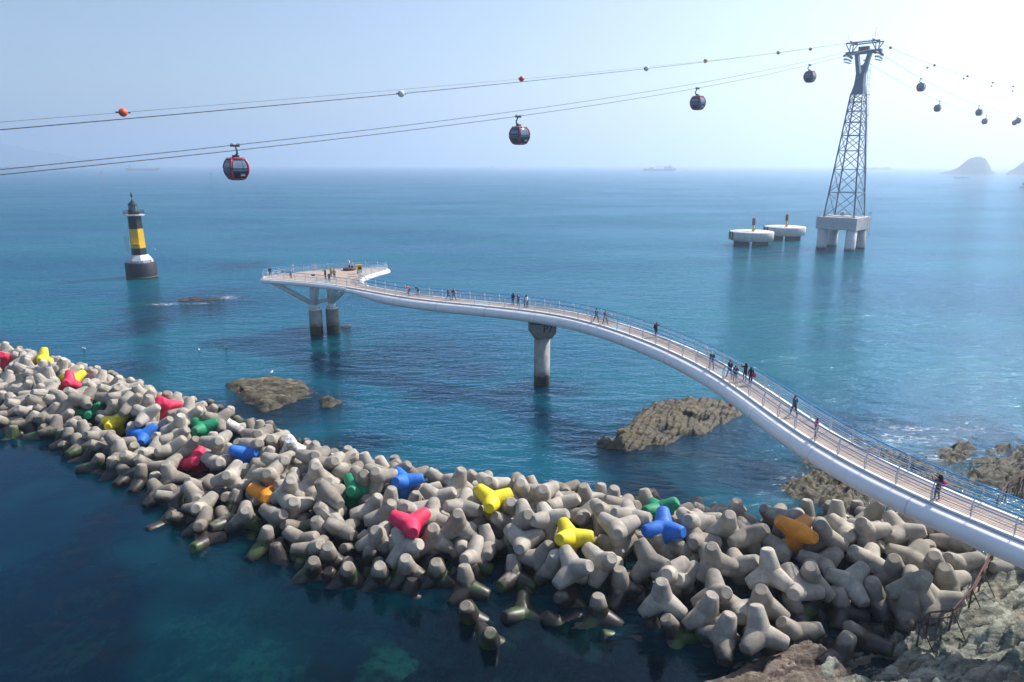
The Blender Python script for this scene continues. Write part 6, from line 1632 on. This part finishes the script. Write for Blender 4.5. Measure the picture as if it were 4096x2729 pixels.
s -20.46 57.17 0.62 0.532 -0.231 -0.437 0.688
s -51.10 65.15 -0.36 0.080 0.840 0.018 0.537
s -72.18 96.26 -0.23 0.476 0.789 0.105 -0.373
s -68.92 94.06 -0.56 0.200 0.600 0.753 0.180
s -60.37 89.37 -0.82 0.227 0.170 0.816 0.503
s -58.00 88.05 -0.77 0.035 -0.620 0.776 0.112
s -51.87 84.47 -0.22 0.627 -0.702 0.121 0.315
s -37.68 74.71 -0.60 -0.425 -0.238 0.319 0.813
s -34.57 73.01 -0.31 0.531 0.417 0.737 0.028
s -33.07 72.09 -0.46 0.160 0.890 -0.260 0.339
s -30.69 70.23 -0.75 0.587 -0.358 0.535 -0.491
s -26.74 67.08 -0.46 0.244 0.557 0.793 0.032
s -24.86 66.16 -0.21 0.188 -0.292 0.770 0.536
s -21.37 63.10 -0.51 0.340 0.420 0.697 0.471
'''
lowv = np.array([v.co for v in LOWT.vertices]); lowf = [tuple(p.vertices) for p in LOWT.polygons]
mbs = MB()
for line in TET.strip().splitlines():
    a = line.split(); c = a[0]; x, y, z, qw, qx, qy, qz = [float(v) for v in a[1:8]]
    if c == 's':
        q = Quaternion((qw, qx, qy, qz)).to_matrix(); mbs.add([q @ Vector(v) + Vector((x, y, z)) for v in lowv], lowf); continue
    o = link('tetrapod', TM[c], None, (x, y, z)); o.rotation_mode = 'QUATERNION'; o.rotation_quaternion = (qw, qx, qy, qz)
    if c == 'g':
        li, si, rk = int(a[8]), int(a[9]), int(a[10])
        tag(o, LM[li][0] if si < 0 else 'grey tetrapod, %s %s the %s' % (ORD[rk], SEC[si], LM[li][1]), 'tetrapod', 'bare concrete tetrapods of the breakwater')
    else: tag(o, LM[int(a[8])][0], 'tetrapod', 'painted tetrapods of the breakwater' if c != 'w' else 'bird-limed tetrapods of the breakwater')
sm = mbs.build('tetrapod_heap', M['grey'], None, False); autosmooth(sm.data, 28)
tag(sm, 'deep heap of grey tetrapods filling the breakwater behind the nearer ones', 'tetrapods', None, 'stuff')

# ------------------------------------------------------------------ people
PC_ = {}
def cloth(name, col, rough=0.85):
    if name not in PC_: PC_[name] = plain('cloth_' + name, col, rough, 0, 0.15, 6.0)
    return PC_[name]
SKIN = plain('skin', (0.52, 0.33, 0.24), 0.6, 0, 0.05)
CL = dict(black=(0.012, 0.012, 0.014), navy=(0.012, 0.02, 0.05), dark=(0.022, 0.024, 0.03), teal=(0.01, 0.10, 0.16), red=(0.55, 0.02, 0.04), pink=(0.72, 0.02, 0.17), rust=(0.30, 0.07, 0.03), lime=(0.45, 0.47, 0.03), tan=(0.34, 0.24, 0.15), white=(0.65, 0.65, 0.65), grey=(0.2, 0.2, 0.22), purple=(0.07, 0.02, 0.13), skyblue=(0.12, 0.35, 0.55), brown=(0.16, 0.09, 0.05), denim=(0.03, 0.05, 0.10), hair=(0.012, 0.009, 0.008), cream=(0.55, 0.5, 0.42))
def person(p, rz, h, top, legs, label, pose='stand', hair='hair', long_hair=False, coat=False, lean=0.0):
    """one skinned body; face, hair, hands, clothes and shoes are regions of the same surface"""
    st = {'walk': 0.26, 'stride': 0.34}.get(pose, 0.05)
    V = []; Ed = []; Rr = []; Lb = []
    def v(x, y, z, r, par=None, lab='top'):
        V.append((x, y, z)); Rr.append(r if isinstance(r, tuple) else (r, r)); i = len(V) - 1
        if par is not None: Ed.append((par, i)); Lb.append(lab)
        return i
    pel = v(0, 0, 0.93, (0.155, 0.12)); sp = v(0, 0.0, 1.12, (0.145, 0.105), pel); ch = v(0, 0.0, 1.33, (0.18, 0.12), sp)
    nk = v(0, 0.01, 1.475, 0.06, ch, 'skin'); hd = v(0, 0.025, 1.585, (0.085, 0.095), nk, 'head'); ht_ = v(0, 0.015, 1.70, (0.078, 0.09), hd, 'head')
    ns = v(0, 0.12, 1.585, 0.022, hd, 'skin')
    for s in (-1, 1):
        sh = v(0.17 * s, 0, 1.40, 0.075, ch)
        if pose == 'photo' or (pose == 'reach' and s > 0):
            el = v(0.27 * s, 0.20, 1.30, 0.055, sh); wr = v(0.14 * s if pose == 'photo' else 0.2, 0.40 if pose == 'photo' else 0.62, 1.50, 0.04, el); ha = v(0.09 * s, wr and V[wr][1] + 0.08, 1.56, 0.036, wr, 'skin')
        elif pose == 'bend':
            el = v(0.22 * s, 0.16, 1.14, 0.055, sh); wr = v(0.16 * s, 0.38, 1.16, 0.04, el); ha = v(0.14 * s, 0.46, 1.17, 0.036, wr, 'skin')
        else:
            sw = st * 0.7 * s; el = v(0.235 * s, -0.05 + sw * 0.4, 1.13, 0.055, sh); wr = v(0.245 * s, 0.03 + sw, 0.90, 0.04, el); ha = v(0.24 * s, 0.06 + sw, 0.80, 0.036, wr, 'skin')
        v(V[ha][0] - 0.03 * s, V[ha][1] + 0.03, V[ha][2] + 0.0, 0.014, ha, 'skin')
        hp = v(0.095 * s, 0, 0.86, (0.105, 0.11), pel, 'legs'); f = -st * s
        kn = v(0.10 * s, f * 0.55 + 0.03, 0.49, 0.068, hp, 'legs'); an = v(0.10 * s, f - (0.04 if f < 0 else 0), 0.09, 0.045, kn, 'legs')
        to = v(0.11 * s, f + 0.15, 0.035, 0.04, an, 'shoe')
    if coat: 
        v(0, -0.01, 0.66, (0.17, 0.13), pel, 'top')
    me = bpy.data.meshes.new('person_base'); me.from_pydata(V, Ed, []); ob = bpy.data.objects.new('person_base', me); COL.objects.link(ob)
    ob.modifiers.new('s', 'SKIN'); ly = me.skin_vertices[0].data
    for i, r in enumerate(Rr): ly[i].radius = r
    ly[0].use_root = True
    sb = ob.modifiers.new('b', 'SUBSURF'); sb.levels = 1; sb.render_levels = 1
    dg = bpy.context.evaluated_depsgraph_get(); m2 = bpy.data.meshes.new_from_object(ob.evaluated_get(dg)); bpy.data.objects.remove(ob); bpy.data.meshes.remove(me)
    m2.name = 'person'; m2.materials.clear()
    for m_ in (cloth(top, CL[top]), cloth(legs, CL[legs]), SKIN, cloth(hair, CL[hair]), cloth('black', CL['black'])): m2.materials.append(m_)
    A = np.array([V[a] for a, b in Ed]); B = np.array([V[b] for a, b in Ed]); AB = B - A; LL = (AB ** 2).sum(1)
    for f in m2.polygons:
        c = np.array(f.center); t_ = np.clip(((c - A) * AB).sum(1) / LL, 0, 1); k = int(np.argmin(np.linalg.norm(c - A - t_[:, None] * AB, axis=1))); lb = Lb[k]
        if lb == 'top' and c[2] < 0.9 and abs(c[0]) < 0.2 and not coat: lb = 'legs'
        if lb == 'head' or (lb == 'skin' and c[2] > 1.5 and abs(c[0]) < 0.14 and c[1] < 0.06): lb = 'skin' if (c[1] > 0.045 and c[2] < 1.66) else 'hair'
        f.material_index = {'top': 0, 'legs': 1, 'skin': 2, 'hair': 3, 'shoe': 4}[lb]; f.use_smooth = True
    if pose == 'bend' or lean:
        an_ = 0.95 if pose == 'bend' else lean
        for q in m2.vertices:
            if q.co.z > 0.95:
                dz_ = q.co.z - 0.95; y0 = q.co.y; a_ = an_ * min(1, dz_ / 0.15); q.co.z = 0.95 + dz_ * math.cos(a_) - y0 * math.sin(a_); q.co.y = y0 * math.cos(a_) + dz_ * math.sin(a_)
    o = link('person', m2, None, p); o.rotation_euler = (0, 0, rz); s_ = h / 1.78; o.scale = (s_, s_, s_)
    tag(o, label, 'person')
    if long_hair:
        MB().tube([(0, -0.05, 1.72), (0, -0.10, 1.6), (0, -0.12, 1.42), (0, -0.12, 1.28)], [0.07, 0.10, 0.11, 0.06], 8).build('long_hair', cloth('hair', CL['hair']), o, True)
    return o
def bag(o, col, label, off_=(0, -0.22, 1.2), size=(0.32, 0.18, 0.42)):
    m_ = MB(); x, y, z = size; m_.v = rrect(x / 2, y / 2, 0.06, -z / 2, 3) + rrect(x / 2, y / 2, 0.06, z * 0.2, 3) + rrect(x * 0.36, y * 0.3, 0.05, z / 2, 3)
    n = 16; m_.f = [(i * n + j, i * n + (j + 1) % n, (i + 1) * n + (j + 1) % n, (i + 1) * n + j) for i in range(2) for j in range(n)] + [tuple(range(n))[::-1], tuple(range(2 * n, 3 * n))]; m_.m = [0] * len(m_.f)
    s_ = o.scale.x; w_ = Matrix.Rotation(o.rotation_euler.z, 3, 'Z') @ (Vector(off_) * s_)
    b = m_.build('bag', cloth(col, CL[col]), None, True, Vector(o.location) + w_); b.rotation_euler = (0, 0, o.rotation_euler.z); tag(b, label, 'bag')
def on_deck(px, py, ox, oy, s):
    """stand someone on the walkway: sight line through the photo spot meets the deck"""
    z = 9.0
    for _ in range(6):
        q = zg([(px, py)], ox, oy, s, z + 0.03)[0]; i = int(np.argmin(np.hypot(Q[:, 0] + Nn[:, 0] * hw - q.x, Q[:, 1] + Nn[:, 1] * hw - q.y))); z = Q[i, 2]
    a = (q.x - Q[i, 0]) * Nn[i, 0] + (q.y - Q[i, 1]) * Nn[i, 1]; a2 = min(max(a, 0.42), W - 0.42)
    return Vector((q.x + Nn[i, 0] * (a2 - a), q.y + Nn[i, 1] * (a2 - a), z + 0.026)), math.atan2(Tn[i, 1], Tn[i, 0]) - math.pi / 2
D5 = lambda x, y: on_deck(x, y, 1000, 980, 1.8108); D6 = lambda x, y: on_deck(x, y, 2200, 1150, 1.9617)
PF5 = lambda x, y: zp5(x, y, DZ) + Vector((0, 0, 0.026))
person(PF5(148, 228), 0.6, 1.68, 'navy', 'dark', 'person in dark blue standing at the outer tip of the platform')
person(PF5(297, 246), 0.4, 1.62, 'skyblue', 'navy', 'person in light blue jacket holding a camera on the platform', 'photo')
person(PF5(548, 250), 2.6, 1.72, 'dark', 'black', 'person in dark coat at the left of the platform group, carrying something', 'photo', coat=True)
person(PF5(590, 232), 3.0, 1.68, 'lime', 'dark', 'person in lime green jacket at the back of the platform group')
person(PF5(576, 268), 3.3, 1.5, 'black', 'navy', 'short person in black at the front of the platform group')
o = person(PF5(613, 247), 3.4, 1.66, 'tan', 'dark', 'person in tan coat with long dark hair in the platform group', coat=True, long_hair=True)
bag(o, 'navy', 'dark shoulder bag worn by the person in the tan coat')
person(PF5(741, 184), 0.3, 1.5, 'white', 'black', 'child in white and black standing at the telescope by the round bench')
p, a = D5(1146, 372); person(p, a + math.pi, 1.72, 'red', 'dark', 'person in red jacket leaning at the far railing near the platform', lean=0.12)
p, a = D5(1226, 364); person(p, a + math.pi / 2 + 1.4, 1.72, 'teal', 'dark', 'person in teal jacket bending forward beside the red jacket', 'bend', hair='tan')
p, a = D5(1437, 398); o = person(p, a, 1.68, 'dark', 'black', 'person in dark jacket walking next to one with a brown backpack', 'walk')
p, a = D5(1477, 400); o = person(p, a, 1.72, 'navy', 'navy', 'person with a brown backpack walking away along the deck', 'walk'); bag(o, 'brown', 'brown backpack on a walker in mid walkway')
p, a = D5(1912, 434); person(p, a + 2.6, 1.7, 'black', 'black', 'person in black with long hair above the P7 pier', long_hair=True)
p, a = D5(1945, 440); person(p, a + 3.0, 1.66, 'purple', 'dark', 'person in purple jacket above the P7 pier')
p, a = D5(1988, 452); person(p, a + 0.3, 1.32, 'dark', 'dark', 'child in dark clothes beside the person in a white coat')
p, a = D5(2006, 454); person(p, a, 1.7, 'white', 'black', 'person in white coat and black trousers above the P7 pier', long_hair=True)
p, a = D6(362, 272); person(p, a + math.pi, 1.68, 'dark', 'dark', 'person in dark clothes striding past the pier toward the platform', 'stride')
p, a = D6(432, 290); person(p, a, 1.7, 'brown', 'dark', 'person in brown checked top striding with a hand at the face', 'stride')
p, a = D6(850, 385); o = person(p, a + 1.9, 1.72, 'navy', 'navy', 'person in navy holding an arm out over the far railing', 'reach'); bag(o, 'black', 'black backpack on the person holding an arm out')
p, a = D6(1262, 640); person(p, a + math.pi - 0.3, 1.75, 'navy', 'grey', 'person in navy coat and white cap walking toward the platform', 'stride', hair='white', coat=True)
p, a = D6(1405, 712); person(p, a + math.pi, 1.78, 'navy', 'black', 'tall person in navy coat leading the group in black', 'walk', coat=True)
p, a = D6(1448, 742); person(p, a + math.pi - 0.4, 1.6, 'black', 'black', 'shorter person in black beside the near railing', coat=True)
p, a = D6(1526, 732); person(p, a + math.pi, 1.68, 'black', 'dark', 'person in black with long hair holding a cup at the far side of the group', 'photo', long_hair=True)
p, a = D6(1570, 762); o = person(p, a + 2.4, 1.66, 'black', 'black', 'person in black with a pink bag at the end of the group', long_hair=True); bag(o, 'pink', 'pink bag hanging beside the last person of the group', (0.3, 0.05, 0.9), (0.3, 0.12, 0.34))
p, a = D6(1910, 1010); person(p, a + math.pi + 0.1, 1.78, 'teal', 'black', 'person in teal padded jacket walking down the slope of the deck', 'walk')
p, a = D6(2040, 1190); person(p, a + 1.2, 1.66, 'pink', 'navy', 'person in bright pink jacket at the near railing')
p, a = on_deck(1748, 262, 2700, 1850, 1.686); o = person(p, a + math.pi - 0.2, 1.72, 'rust', 'denim', 'photographer in rust red jacket and jeans near the landward end', 'photo', long_hair=True)
bag(o, 'pink', 'reddish bag on the shoulder of the photographer', (0.26, -0.12, 1.15), (0.26, 0.14, 0.34))
